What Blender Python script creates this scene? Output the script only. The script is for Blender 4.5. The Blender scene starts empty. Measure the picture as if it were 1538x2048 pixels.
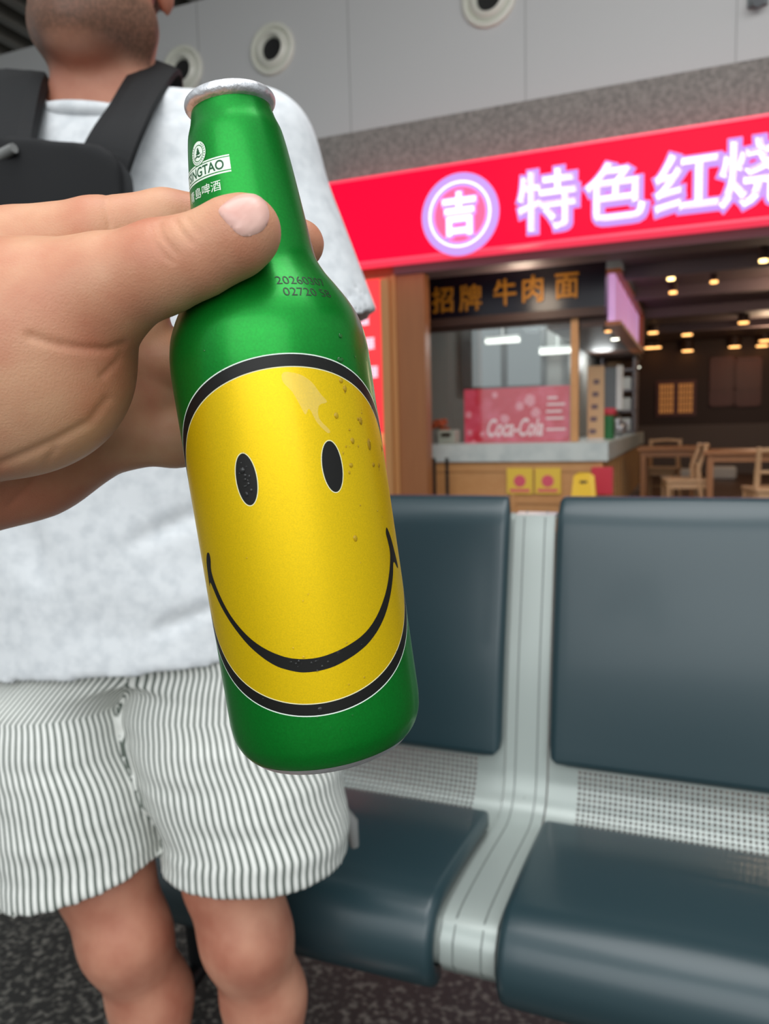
import bpy, bmesh, math, random
import numpy as np
from mathutils import Vector, Matrix
from mathutils.geometry import delaunay_2d_cdt

# ------------------------------------------------------------------ camera
FPX = 1539.0; PITCH = math.atan(.113); ROLL = .026
CAM = np.array([0, 0, 1.1])
FW = np.array([0, math.cos(PITCH), -math.sin(PITCH)])
_r0 = np.array([1., 0, 0]); _u0 = np.array([0, math.sin(PITCH), math.cos(PITCH)])
RT = math.cos(ROLL)*_r0 - math.sin(ROLL)*_u0
UP = math.sin(ROLL)*_r0 + math.cos(ROLL)*_u0
sc = bpy.context.scene
col = sc.collection
cd = bpy.data.cameras.new('camera'); cam = bpy.data.objects.new('camera', cd); col.objects.link(cam)
cam.matrix_world = Matrix(((RT[0], UP[0], -FW[0], CAM[0]), (RT[1], UP[1], -FW[1], CAM[1]), (RT[2], UP[2], -FW[2], CAM[2]), (0, 0, 0, 1)))
cd.sensor_width = 36; cd.lens = 36*FPX/2048; cd.clip_start = .02; cd.clip_end = 200
cd.dof.use_dof = True; cd.dof.focus_distance = .235; cd.dof.aperture_fstop = cd.lens/1.55
sc.camera = cam
# ------------------------------------------------------------------ world, light, exposure
sc.view_settings.view_transform = 'Standard'; sc.view_settings.look = 'None'
sc.view_settings.gamma = 1; sc.view_settings.exposure = 0.0; sc.view_settings.use_curve_mapping = False
w = bpy.data.worlds.new('world'); sc.world = w; w.use_nodes = True
wn = w.node_tree.nodes; wl = w.node_tree.links
bg = wn['Background']
tc = wn.new('ShaderNodeTexCoord'); sp = wn.new('ShaderNodeSeparateXYZ'); wl.new(tc.outputs['Generated'], sp.inputs[0])
mz = wn.new('ShaderNodeMapRange'); mz.inputs[1].default_value = -.3; mz.inputs[2].default_value = .9
mz.inputs[3].default_value = .18; mz.inputs[4].default_value = 1.7
wl.new(sp.outputs['Z'], mz.inputs[0])
my = wn.new('ShaderNodeMapRange'); my.interpolation_type = 'SMOOTHSTEP'; my.inputs[1].default_value = .35; my.inputs[2].default_value = -.95; my.inputs[3].default_value = .45; my.inputs[4].default_value = 1.0   # world made brighter behind the camera, for a bright bottle centre with darker edges
wl.new(sp.outputs['Y'], my.inputs[0]); mm_ = wn.new('ShaderNodeMath'); mm_.operation = 'MULTIPLY'; wl.new(mz.outputs[0], mm_.inputs[0]); wl.new(my.outputs[0], mm_.inputs[1])
wl.new(mm_.outputs[0], bg.inputs['Strength']); bg.inputs['Color'].default_value = (.90, .97, 1.0, 1)

def area(name, loc, tgt, sx, sy, e, c=(1, 1, 1)):
    l = bpy.data.lights.new(name, 'AREA'); l.shape = 'RECTANGLE'; l.size = sx; l.size_y = sy; l.energy = e; l.color = c
    o = bpy.data.objects.new(name, l); col.objects.link(o); o.location = loc
    o.rotation_euler = (Vector(tgt)-Vector(loc)).to_track_quat('-Z', 'Y').to_euler(); return o
area('front_fill_light', (-0.5, -3.6, 2.8), (0, .8, 1.0), 5.4, 3.2, 118, (.97, .99, 1))  # added area light behind the camera to brighten the bottle; no window built
area('overhead_fill_light', (0.3, 0.3, 4.8), (0, .8, .8), 3.2, 2.4, 85, (1, 1, 1))  # unseen area light added for light from above; no skylight built
area('facade_fill_light', (1.0, 2.2, 4.9), (0.0, 8, 4.4), 6.0, 1.2, 95, (1, 1, 1))  # area light added to lift the grey upper wall, no fixture behind it

# ------------------------------------------------------------------ helpers
def P(px, py, d):
    return CAM + d*(FW + (px-769)/FPX*RT + (1024-py)/FPX*UP)
def Q(px, py, Y):
    q = P(px, py, 1)-CAM; return CAM + q*(Y/q[1])
def lin(c):
    return tuple((x/255/12.92 if x/255 <= .04045 else ((x/255+.055)/1.055)**2.4) for x in c)+(1,)
def tag(o, label=None, cat=None, group=None, kind=None):
    if label: o['label'] = label
    if cat: o['category'] = cat
    if group: o['group'] = group
    if kind: o['kind'] = kind
    return o
def empty(name, loc, label=None, cat=None, group=None):
    o = bpy.data.objects.new(name, None); col.objects.link(o); o.location = Vector(loc); o.empty_display_size = .1
    return tag(o, label, cat, group)
def mk(name, verts, faces, mat, parent=None, smooth=False, loc=None):
    """one mesh object; verts in world coordinates; origin moved to the parent's origin"""
    v = np.asarray(verts, dtype=np.float64).reshape(-1, 3)
    org = np.array(parent_loc(parent)) if parent is not None else (v.mean(0) if loc is None else np.array(loc))
    me = bpy.data.meshes.new(name); v = v-org
    if isinstance(faces, np.ndarray) and faces.ndim == 2:
        n, k = faces.shape
        me.vertices.add(len(v)); me.vertices.foreach_set('co', v.astype(np.float32).ravel())
        me.loops.add(n*k); me.loops.foreach_set('vertex_index', faces.astype(np.int32).ravel())
        me.polygons.add(n); me.polygons.foreach_set('loop_start', np.arange(0, n*k, k, dtype=np.int32))
        me.update(calc_edges=True); me.validate()
    else:
        me.from_pydata([tuple(a) for a in v], [], [tuple(int(i) for i in f) for f in faces]); me.update()
    if smooth:
        me.polygons.foreach_set('use_smooth', [True]*len(me.polygons))
        if len(me.polygons) < 20000: me.set_sharp_from_angle(angle=math.radians(50))
    me.materials.append(mat)
    o = bpy.data.objects.new(name, me); col.objects.link(o)
    if parent is not None: o.parent = parent
    else: o.location = Vector(org)
    return o
def parent_loc(p):
    l = Vector(p.location)
    while p.parent: p = p.parent; l += Vector(p.location)
    return l
class MB:
    def __init__(s, tf=None): s.v = []; s.f = []; s.tf = tf
    def add(s, v, f):
        n = len(s.v); v = [tuple(a) for a in v]
        if s.tf: v = [tuple(s.tf(*a)) for a in v]
        s.v += v; s.f += [tuple(i+n for i in q) for q in f]; return s
    def box(s, x0, x1, y0, y1, z0, z1, bev=0.0):
        if bev <= 0:
            v = [(x, y, z) for z in (z0, z1) for y in (y0, y1) for x in (x0, x1)]
            return s.add(v, [(0, 2, 3, 1), (4, 5, 7, 6), (0, 1, 5, 4), (2, 6, 7, 3), (0, 4, 6, 2), (1, 3, 7, 5)])
        v, f = rbox((x1-x0)/2, (y1-y0)/2, (z1-z0)/2, bev, 2, 2)
        c = ((x0+x1)/2, (y0+y1)/2, (z0+z1)/2)
        return s.add([(a[0]+c[0], a[1]+c[1], a[2]+c[2]) for a in v], f)
    def tube(s, pts, rad, n=12, cap=True):
        pts = [np.array(p, float) for p in pts]; m = len(pts)
        rad = [rad]*m if np.isscalar(rad) else rad
        v = []; f = []; ref = None
        for i, p in enumerate(pts):
            t = pts[min(i+1, m-1)]-pts[max(i-1, 0)]; t = t/np.linalg.norm(t)
            if ref is None: ref = np.array([0, 0, 1.]) if abs(t[2]) < .9 else np.array([1., 0, 0])
            a = np.cross(t, ref); a /= np.linalg.norm(a); b = np.cross(t, a); ref = np.cross(a, t)*1.0
            for k in range(n):
                an = 2*math.pi*k/n; v.append(p+rad[i]*(math.cos(an)*a+math.sin(an)*b))
        for i in range(m-1):
            for k in range(n):
                f.append((i*n+k, i*n+(k+1) % n, (i+1)*n+(k+1) % n, (i+1)*n+k))
        if cap: f.append(tuple(range(n-1, -1, -1))); f.append(tuple((m-1)*n+k for k in range(n)))
        return s.add(v, f)
    def build(s, name, mat, parent=None, smooth=False): return mk(name, s.v, s.f, mat, parent, smooth)
def rbox(a, b, c, r, nb=3, ns=2):
    """rounded box half sizes a,b,c ; corner radius r"""
    def axis(h):
        h0 = h-r
        l = [-h+r*(1-math.cos(math.pi/2*i/nb)) for i in range(nb)] if False else []
        t = [-1+ i/nb*1.0 for i in range(nb)]
        return [-h0-r*(1-i/nb) for i in range(nb)] + [-h0+2*h0*i/ns for i in range(ns+1)] + [h0+r*(i+1)/nb for i in range(nb)]
    A = [axis(a), axis(b), axis(c)]; N = [len(x) for x in A]; idx = {}; V = []; Fc = []
    def vid(i, j, k):
        if (i, j, k) in idx: return idx[(i, j, k)]
        p = np.array([A[0][i], A[1][j], A[2][k]]); inn = np.clip(p, [-(a-r), -(b-r), -(c-r)], [a-r, b-r, c-r])
        d = p-inn; m = np.abs(d).max()
        if m > 1e-9:
            q = np.tan(d/r*math.pi/4)*1.0; L = np.linalg.norm(q); q = q/L if L > 0 else q
            d = q*r
        idx[(i, j, k)] = len(V); V.append(inn+d); return idx[(i, j, k)]
    for ax in range(3):
        o = [x for x in range(3) if x != ax]
        for side in (0, N[ax]-1):
            for i in range(N[o[0]]-1):
                for j in range(N[o[1]]-1):
                    q = []
                    for (di, dj) in ((0, 0), (1, 0), (1, 1), (0, 1)):
                        t = [0, 0, 0]; t[ax] = side; t[o[0]] = i+di; t[o[1]] = j+dj; q.append(vid(*t))
                    flip = (side == 0) ^ (ax == 1)
                    Fc.append(tuple(q[::-1] if flip else q))
    return V, Fc

# ---- materials
def mat(name, rgb, rough=.5, metal=0., spec=.5, noise=None, bump=None, sss=0., coat=0., emit=None, alpha=None, trans=0., aniso=0.):
    m = bpy.data.materials.new(name); m.use_nodes = True; nt = m.node_tree; b = nt.nodes['Principled BSDF']
    c = lin(rgb); b.inputs['Base Color'].default_value = c; b.inputs['Roughness'].default_value = rough
    b.inputs['Metallic'].default_value = metal; b.inputs['Specular IOR Level'].default_value = spec
    if coat: b.inputs['Coat Weight'].default_value = coat; b.inputs['Coat Roughness'].default_value = .15
    if trans: b.inputs['Transmission Weight'].default_value = trans
    if sss:
        b.inputs['Subsurface Weight'].default_value = sss; b.inputs['Subsurface Radius'].default_value = (1, .35, .2); b.inputs['Subsurface Scale'].default_value = .006
    if emit: b.inputs['Emission Color'].default_value = lin(emit[0]); b.inputs['Emission Strength'].default_value = emit[1]
    co = nt.nodes.new('ShaderNodeTexCoord')
    if noise:  # (scale, rgb2, lo, hi, detail)
        n = nt.nodes.new('ShaderNodeTexNoise'); n.inputs['Scale'].default_value = noise[0]; n.inputs['Detail'].default_value = noise[4] if len(noise) > 4 else 3
        r = nt.nodes.new('ShaderNodeMapRange'); r.inputs[1].default_value = noise[2]; r.inputs[2].default_value = noise[3]
        x = nt.nodes.new('ShaderNodeMix'); x.data_type = 'RGBA'; x.inputs[6].default_value = c; x.inputs[7].default_value = lin(noise[1])
        nt.links.new(co.outputs['Object'], n.inputs['Vector']); nt.links.new(n.outputs[0], r.inputs[0]); nt.links.new(r.outputs[0], x.inputs[0]); nt.links.new(x.outputs[2], b.inputs['Base Color'])
        m['mixnode'] = x.name
    if bump:  # (scale, strength, distance)
        n = nt.nodes.new('ShaderNodeTexNoise'); n.inputs['Scale'].default_value = bump[0]; n.inputs['Detail'].default_value = 4
        u = nt.nodes.new('ShaderNodeBump'); u.inputs['Strength'].default_value = bump[1]; u.inputs['Distance'].default_value = bump[2]
        nt.links.new(co.outputs['Object'], n.inputs['Vector']); nt.links.new(n.outputs[0], u.inputs['Height']); nt.links.new(u.outputs[0], b.inputs['Normal'])
    return m
def wood(name, c1, c2, scale=3, axis=(8, 8, .6), rough=.45):
    m = mat(name, c1, rough); nt = m.node_tree; b = nt.nodes['Principled BSDF']
    co = nt.nodes.new('ShaderNodeTexCoord'); mp = nt.nodes.new('ShaderNodeMapping'); mp.inputs['Scale'].default_value = axis
    n = nt.nodes.new('ShaderNodeTexNoise'); n.inputs['Scale'].default_value = scale; n.inputs['Detail'].default_value = 4; n.inputs['Distortion'].default_value = .6
    x = nt.nodes.new('ShaderNodeMix'); x.data_type = 'RGBA'; x.inputs[6].default_value = lin(c1); x.inputs[7].default_value = lin(c2)
    nt.links.new(co.outputs['Object'], mp.inputs[0]); nt.links.new(mp.outputs[0], n.inputs['Vector']); nt.links.new(n.outputs[0], x.inputs[0]); nt.links.new(x.outputs[2], b.inputs['Base Color'])
    return m

# ---- implicit surfaces
def smin(a, b, k):
    if k <= 0: return np.minimum(a, b)
    h = np.maximum(k-np.abs(a-b), 0)/k
    return np.minimum(a, b)-h*h*k*.25
class Vol:
    def __init__(s, lo, hi, h):
        s.lo = np.array(lo, float); s.h = h; s.n = np.ceil((np.array(hi)-s.lo)/h).astype(int)+1
        s.D = np.full(s.n, .05, dtype=np.float32)
        s.ax = [s.lo[i]+h*np.arange(s.n[i]) for i in range(3)]
    def reg(s, lo, hi):
        a = np.clip(np.floor((np.array(lo)-s.lo)/s.h).astype(int), 0, s.n); b = np.clip(np.ceil((np.array(hi)-s.lo)/s.h).astype(int)+1, 0, s.n)
        sl = tuple(slice(a[i], b[i]) for i in range(3))
        return sl, s.ax[0][sl[0]][:, None, None], s.ax[1][sl[1]][None, :, None], s.ax[2][sl[2]][None, None, :]
    def prim(s, fn, lo, hi, k, mode='add'):
        m = k+3*s.h; sl, X, Y, Z = s.reg(np.array(lo)-m, np.array(hi)+m)
        if min(s.D[sl].shape) == 0: return
        d = fn(X, Y, Z)
        if mode == 'add': s.D[sl] = smin(s.D[sl], d, k)
        else: s.D[sl] = -smin(-s.D[sl], d, k)   # subtract
    def cone(s, a, b, ra, rb, k=.01, mode='add'):
        a = np.array(a, float); b = np.array(b, float); ab = b-a; L2 = ab@ab; R = max(ra, rb)
        def fn(X, Y, Z):
            px, py, pz = X-a[0], Y-a[1], Z-a[2]; t = np.clip((px*ab[0]+py*ab[1]+pz*ab[2])/L2, 0, 1)
            return np.sqrt((px-t*ab[0])**2+(py-t*ab[1])**2+(pz-t*ab[2])**2)-(ra+(rb-ra)*t)
        s.prim(fn, np.minimum(a, b)-R, np.maximum(a, b)+R, k, mode)
    def chain(s, pts, k=.01):
        for (a, ra), (b, rb) in zip(pts[:-1], pts[1:]): s.cone(a, b, ra, rb, k)
    def ell(s, c, r, k=.01, mode='add', M=None):
        c = np.array(c, float); r = np.array(r, float); R = r.max()
        def fn(X, Y, Z):
            q = [X-c[0], Y-c[1], Z-c[2]]
            if M is not None: q = [M[i][0]*q[0]+M[i][1]*q[1]+M[i][2]*q[2] for i in range(3)]
            k0 = np.sqrt((q[0]/r[0])**2+(q[1]/r[1])**2+(q[2]/r[2])**2)
            k1 = np.sqrt((q[0]/r[0]**2)**2+(q[1]/r[1]**2)**2+(q[2]/r[2]**2)**2)+1e-9
            return k0*(k0-1)/k1
        s.prim(fn, c-R, c+R, k, mode)
    def loft(s, rows, k=.01, e=2., mode='add', fold=None, zcap=None):
        """rows: (z, cx, cy, a, b)"""
        rows = sorted(rows); zs, cx, cy, a, b = [np.array(q) for q in zip(*rows)]
        lo = [(cx-a).min(), (cy-b).min(), zs[0]]; hi = [(cx+a).max(), (cy+b).max(), zs[-1]]
        def fn(X, Y, Z):
            z = Z+0*Z; I = lambda q: np.interp(z, zs, q)
            A, B_ = I(a), I(b); x = X-I(cx); y = Y-I(cy)
            d = ((np.abs(x/A)**e+np.abs(y/B_)**e)**(1/e)-1)*np.minimum(A, B_)*1.0
            if fold is not None: d = d+fold(X, Y, Z)
            z0 = zs[0] if zcap is None else zcap(X, Y)
            return np.maximum(np.maximum(d, z0-Z), Z-zs[-1])
        s.prim(fn, lo, hi, k, mode)
    def nets(s):
        D = s.D; i8 = [(a, b, c) for a in (0, 1) for b in (0, 1) for c in (0, 1)]; N = np.array(D.shape)
        S = D < 0; cnt = np.zeros(N-1, np.int8)
        for a, b, c in i8: cnt += S[a:a+N[0]-1, b:b+N[1]-1, c:c+N[2]-1]
        act = (cnt > 0) & (cnt < 8); ijk = np.argwhere(act); idx = np.full(N-1, -1, np.int64); idx[act] = np.arange(len(ijk))
        pos = np.zeros((len(ijk), 3)); num = np.zeros(len(ijk))
        for a in i8:
            for ax in range(3):
                if a[ax]: continue
                b = list(a); b[ax] = 1
                d0 = D[ijk[:, 0]+a[0], ijk[:, 1]+a[1], ijk[:, 2]+a[2]].astype(float); d1 = D[ijk[:, 0]+b[0], ijk[:, 1]+b[1], ijk[:, 2]+b[2]].astype(float)
                m = (d0 < 0) != (d1 < 0); t = np.where(m, d0/np.where(m, d0-d1, 1), 0)
                q = np.array(a, float)[None, :].repeat(len(ijk), 0); q[:, ax] += t
                pos[m] += q[m]; num[m] += 1
        V = s.lo+s.h*(ijk+pos/num[:, None]); Fs = []
        for ax in range(3):
            o1, o2 = (ax+1) % 3, (ax+2) % 3
            sa = [slice(None)]*3; sb = [slice(None)]*3; sa[ax] = slice(0, -1); sb[ax] = slice(1, None)
            A, B_ = S[tuple(sa)], S[tuple(sb)]; X = np.argwhere(A != B_)
            X = X[(X[:, o1] > 0) & (X[:, o2] > 0) & (X[:, o1] < N[o1]-1) & (X[:, o2] < N[o2]-1)]
            fl = A[X[:, 0], X[:, 1], X[:, 2]]; q = []
            for (u, v) in ((-1, -1), (0, -1), (0, 0), (-1, 0)):
                Y = X.copy(); Y[:, o1] += u; Y[:, o2] += v; q.append(idx[Y[:, 0], Y[:, 1], Y[:, 2]])
            q = np.stack(q, 1); q[~fl] = q[~fl][:, ::-1]; Fs.append(q)
        F_ = np.concatenate(Fs); F_ = F_[(F_ >= 0).all(1)]
        return V, F_
    def build(s, name, m, parent=None, relax=1):
        V, F_ = s.nets()
        for _ in range(relax):     # light smoothing of grid noise
            E = np.concatenate([F_[:, [0, 1]], F_[:, [1, 2]], F_[:, [2, 3]], F_[:, [3, 0]]]); A = np.zeros_like(V); c = np.zeros(len(V))
            np.add.at(A, E[:, 0], V[E[:, 1]]); np.add.at(c, E[:, 0], 1); np.add.at(A, E[:, 1], V[E[:, 0]]); np.add.at(c, E[:, 1], 1)
            V = V*.5+.5*A/np.maximum(c, 1)[:, None]
        o = mk(name, V, F_, m, parent, True); o['_n'] = len(V); del o['_n']
        return o, V
def setattr_f(o, name, vals):
    a = o.data.attributes.new(name, 'FLOAT', 'POINT'); a.data.foreach_set('value', np.asarray(vals, dtype=np.float32))
def fbm(X, Y, Z, f, seed=0):
    rs = np.random.RandomState(seed); r = 0
    for i in range(7):
        k = rs.normal(size=3); k = k/np.linalg.norm(k)*f*rs.uniform(.6, 1.6); r = r+np.sin(k[0]*X+k[1]*Y+k[2]*Z+rs.uniform(0, 6.28))
    return r/7

# ---- text and filled outlines
def text_geo(body, size=1., offset=0., extrude=0., shear=0., align='CENTER', bevel=0.):
    c = bpy.data.curves.new('t', 'FONT'); c.body = body; c.size = size; c.offset = offset; c.extrude = extrude; c.shear = shear; c.bevel_depth = bevel; c.bevel_resolution = 1
    c.align_x = align; c.align_y = 'CENTER'; c.resolution_u = 4
    o = bpy.data.objects.new('t', c); col.objects.link(o); dg = bpy.context.evaluated_depsgraph_get()
    me = bpy.data.meshes.new_from_object(o.evaluated_get(dg)); bm = bmesh.new(); bm.from_mesh(me)
    bmesh.ops.remove_doubles(bm, verts=bm.verts, dist=size*1e-5)
    bmesh.ops.triangulate(bm, faces=bm.faces)
    v = [tuple(q.co) for q in bm.verts]; bm.verts.index_update(); f = [tuple(q.index for q in p.verts) for p in bm.faces]
    bm.free(); bpy.data.objects.remove(o); bpy.data.curves.remove(c); bpy.data.meshes.remove(me)
    return v, f
def inside(p, polys):
    c = False
    for pl in polys:
        n = len(pl); j = n-1
        for i in range(n):
            a, b = pl[i], pl[j]
            if (a[1] > p[1]) != (b[1] > p[1]) and p[0] < (b[0]-a[0])*(p[1]-a[1])/(b[1]-a[1])+a[0]: c = not c
            j = i
    return c
def fill(polys, step):
    V = []; Ed = []
    for pl in polys:
        n = len(V); m = len(pl); V += [Vector(p) for p in pl]; Ed += [(n+i, n+(i+1) % m) for i in range(m)]
    xs = [p[0] for pl in polys for p in pl]; ys = [p[1] for pl in polys for p in pl]
    x = min(xs)+step/2
    while x < max(xs):
        y = min(ys)+step/2
        while y < max(ys):
            if inside((x, y), polys): V.append(Vector((x, y)))
            y += step
        x += step
    r = delaunay_2d_cdt(V, Ed, [], 0, 1e-6); vv = [tuple(q) for q in r[0]]; ff = []
    for f in r[2]:
        c = (sum(vv[i][0] for i in f)/3, sum(vv[i][1] for i in f)/3)
        if inside(c, polys): ff.append(tuple(f))
    return vv, ff
def smoothpoly(pts, n=6):
    r = []; m = len(pts)
    for i in range(m):
        p0, p1, p2, p3 = [np.array(pts[(i+k) % m], float) for k in (-1, 0, 1, 2)]
        for t in np.arange(n)/n:
            r.append(tuple(.5*((2*p1)+(-p0+p2)*t+(2*p0-5*p1+4*p2-p3)*t*t+(-p0+3*p1-3*p2+p3)*t**3)))
    return r

# ================================================================== MATERIALS
M = {}
M['floor'] = mat('hall_floor_stone', (52, 52, 50), .38, noise=(75, (128, 126, 118), .50, .68, 5), bump=(60, .1, .002))
M['wallpaint'] = mat('grey_panel_paint', (190, 190, 189), .55)
M['seam'] = mat('panel_seam', (150, 150, 149), .6)
M['granite'] = mat('rough_grey_granite', (116, 113, 109), .8, noise=(28, (150, 146, 140), .35, .7, 8), bump=(60, .4, .004))
M['ceil'] = mat('corrugated_roof_metal', (150, 145, 136), .5, metal=.3)
M['ceildark'] = mat('dark_roof', (92, 88, 84), .7)
M['nozzle'] = mat('cream_air_nozzle', (214, 214, 202), .35)
M['black'] = mat('matt_black', (10, 10, 10), .7)
M['bag'] = mat('black_nylon', (15, 15, 17), .7, spec=.3, bump=(900, .25, .0006))
M['bagtrim'] = mat('grey_bag_logo', (120, 120, 118), .5)
M['teal'] = mat('teal_vinyl', (34, 56, 62), .34, spec=.55, coat=.15, bump=(700, .12, .0005))
M['steel'] = mat('pale_grey_powder_coat', (166, 174, 169), .28, metal=.15, spec=.6)
M['steelline'] = mat('groove_grey', (118, 124, 120), .4)
M['leg'] = mat('dark_leg_metal', (14, 15, 16), .4, metal=.4)
M['woodL'] = wood('light_oak_frame', (196, 142, 88), (178, 122, 70))
M['woodD'] = wood('brown_oak_reveal', (158, 100, 56), (136, 82, 44))
M['woodC'] = wood('counter_oak', (214, 160, 104), (196, 138, 82), axis=(.8, 8, 8))
M['beam'] = mat('dark_brown_beam', (74, 48, 38), .5)
M['soffit'] = mat('sign_tinted_soffit', (112, 96, 100), .6)  # purple cast of the lit sign put into the colour
M['rceil'] = mat('sign_tinted_ceiling', (92, 78, 80), .6)  # the sign's purple-brown glow is worked into this ceiling colour
M['rfloor'] = mat('restaurant_floor_tile', (92, 68, 56), .4, noise=(3, (104, 78, 64), .3, .7))
M['rwall'] = mat('dark_brown_wall', (66, 44, 34), .6)
M['dado'] = mat('grey_brown_dado', (108, 92, 84), .6)
M['redbrown'] = wood('red_brown_panel', (112, 52, 32), (92, 40, 26))
M['signred'] = mat('lit_red_acrylic', (70, 0, 14), .4, spec=.1, emit=((255, 0, 56), 1.0))
M['signedge'] = mat('lit_red_edge', (220, 60, 80), .3, emit=((255, 60, 90), .9))
M['lav'] = mat('lit_lavender_edge', (90, 70, 130), .4, emit=((206, 160, 252), .95))
M['litwhite'] = mat('lit_white_face', (240, 240, 255), .4, emit=((240, 244, 255), 1.15))
M['signpink'] = mat('lit_pink_disc', (250, 80, 120), .4, emit=((255, 84, 124), .9))
M['posterred'] = mat('lit_red_poster', (220, 30, 40), .4, emit=((255, 58, 62), .85), noise=(2.2, (215, 40, 50), .5, .8))
M['posterwhite'] = mat('poster_white_print', (250, 220, 235), .5, emit=((255, 214, 235), .8))
M['postergold'] = mat('poster_gold_print', (250, 150, 90), .5, emit=((250, 140, 90), .5))
M['menu'] = mat('menu_navy', (18, 14, 30), .25)
M['gold'] = mat('gold_letters', (170, 112, 26), .4, metal=.3, emit=((170, 100, 16), .10))
M['glass'] = None
M['tube'] = mat('lit_tube_diffuser', (255, 255, 250), .4, emit=((255, 255, 248), 1.6))
M['kitchen'] = mat('kitchen_grey_wall', (150, 150, 146), .5)
M['frame'] = mat('dark_window_frame', (86, 88, 88), .5)
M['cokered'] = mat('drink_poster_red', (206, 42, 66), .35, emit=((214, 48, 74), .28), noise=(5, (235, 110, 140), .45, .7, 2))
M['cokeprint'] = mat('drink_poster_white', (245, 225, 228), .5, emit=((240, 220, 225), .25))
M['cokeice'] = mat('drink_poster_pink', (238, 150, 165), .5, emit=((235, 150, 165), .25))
M['stonetop'] = mat('white_stone_counter', (206, 214, 210), .3, noise=(6, (186, 196, 194), .4, .7))
M['yellow'] = mat('yellow_plastic', (246, 196, 20), .4)
M['yellowposter'] = mat('yellow_poster', (238, 200, 70), .5)
M['pinkprint'] = mat('pink_print', (225, 90, 110), .5)
M['green'] = mat('green_plastic', (24, 112, 52), .4)
M['red'] = mat('red_plastic', (210, 52, 70), .4)
M['orange'] = mat('orange_petals', (200, 80, 40), .6)
M['beige'] = mat('beige_print', (206, 172, 128), .5)
M['white'] = mat('white_plastic', (220, 222, 218), .4)
M['grey'] = mat('grey_plastic', (104, 112, 114), .4)
M['silver'] = mat('brushed_steel', (190, 190, 194), .3, metal=.7)
M['shelf'] = mat('shelf_grey', (138, 132, 138), .5)
M['lilac'] = mat('lit_lilac_panel', (200, 160, 200), .4, emit=((205, 150, 205), .62))
M['lilacline'] = mat('lilac_panel_print', (190, 90, 120), .4, emit=((200, 100, 130), .45))
M['orangewood'] = wood('orange_wood_edge', (186, 110, 62), (160, 88, 46))
M['warm'] = mat('warm_lamp', (255, 220, 150), .4, emit=((255, 214, 140), 6.))
M['warm2'] = mat('amber_lamp', (255, 190, 120), .4, emit=((255, 186, 110), 3.2))
M['cool'] = mat('white_lamp', (255, 255, 240), .4, emit=((255, 255, 235), 5.))
M['lattice'] = mat('lit_paper_lattice', (190, 130, 70), .5, emit=((186, 120, 60), .55))
M['chair'] = wood('pale_beech', (206, 164, 122), (188, 144, 104))
M['tabletop'] = wood('table_wood', (170, 112, 66), (150, 96, 54))
M['tree'] = mat('dark_tree_leaves', (70, 80, 76), .8)
M['paperwhite'] = mat('white_plastic_bag', (200, 196, 190), .5)

# ================================================================== SETTING
ANG = math.radians(22); WU = np.array([math.cos(ANG), -math.sin(ANG), 0]); WN = np.array([-math.sin(ANG), -math.cos(ANG), 0])
WO = P(1100, 495, 6.5); WO[2] = 0
def LW(s, n, z): return WO+s*WU+n*WN+np.array([0, 0, z])     # facade frame: s right, n out of the wall, z up
def onw(px, py, off=0):
    q = P(px, py, 1)-CAM; t = ((WO-off*WN-CAM)@WN)/(q@WN); X = CAM+t*q
    return float((X-WO)@WU), float(X[2])
def onz(px, py, z):
    q = P(px, py, 1)-CAM; t = (z-1.1)/q[2]; X = CAM+t*q
    return float((X-WO)@WU), float((X-WO)@WN)
def struct(name, mb, m, parent=None):
    o = mb.build(name, M[m], parent); o['kind'] = 'structure'; return o
B_ = lambda: MB(LW)
struct('floor', MB().box(-9, 9, -5, 14, -.1, 0) if False else B_().box(-9, 6, -.0, 10.5, -.1, 0), 'floor')
struct('floor_restaurant', B_().box(-1.42, 6, -9.6, 0, -.1, .001), 'rfloor')
Z0, Z1, Z2, Z3 = 2.56, 3.265, 3.765, 5.23
wu = struct('wall_upper', B_().box(-9, 7, -.35, -.0, Z2, Z3), 'wallpaint')
for s in (-8.2, -6.6, -5.0, -3.4, -1.8, -.2, 1.4, 3.0):
    struct('trim_1', B_().box(s-.004, s+.004, -.003, .002, Z2, Z3), 'seam', wu)
struct('wall_band', B_().box(-9, 7, -.35, .0, Z1-.1, Z2), 'granite')
struct('wall_left', B_().box(-9, -1.99, -.35, .0, 0, Z1-.1), 'granite')
struct('wall_back', B_().box(-.3, 6, -9.6, -9.5, .0, 3), 'rwall')
struct('wall_back_dado', B_().box(-.2, 6, -9.5, -9.47, .0, .95), 'dado')
struct('wall_right', B_().box(6, 6.1, -9.6, 0, 0, 3), 'rwall')
struct('wall_partition', B_().box(-.30, -.22, -9.6, -2.5, 0, 2.66), 'kitchen')
struct('wall_left_jamb', B_().box(-2.02, -1.44, -.35, -.06, 0, Z1-.1), 'woodD')
struct('ceiling_restaurant', B_().box(.5, 6, -9.6, -.25, 2.56, 2.62), 'rceil')
for n in (-1.2, -2.6, -4.4, -6.4): struct('trim_2', B_().box(.5, 6, n-.12, n, 2.44, 2.56), 'soffit')
struct('ceiling_kitchen', B_().box(-3.3, .5, -2.6, -.25, 2.60, 2.66).box(-.3, .5, -9.5, -2.6, 2.60, 2.66), 'kitchen')
struct('trim_3', B_().box(-1.42, 6, -.34, .0, 2.46, 2.58), 'soffit')
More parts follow.
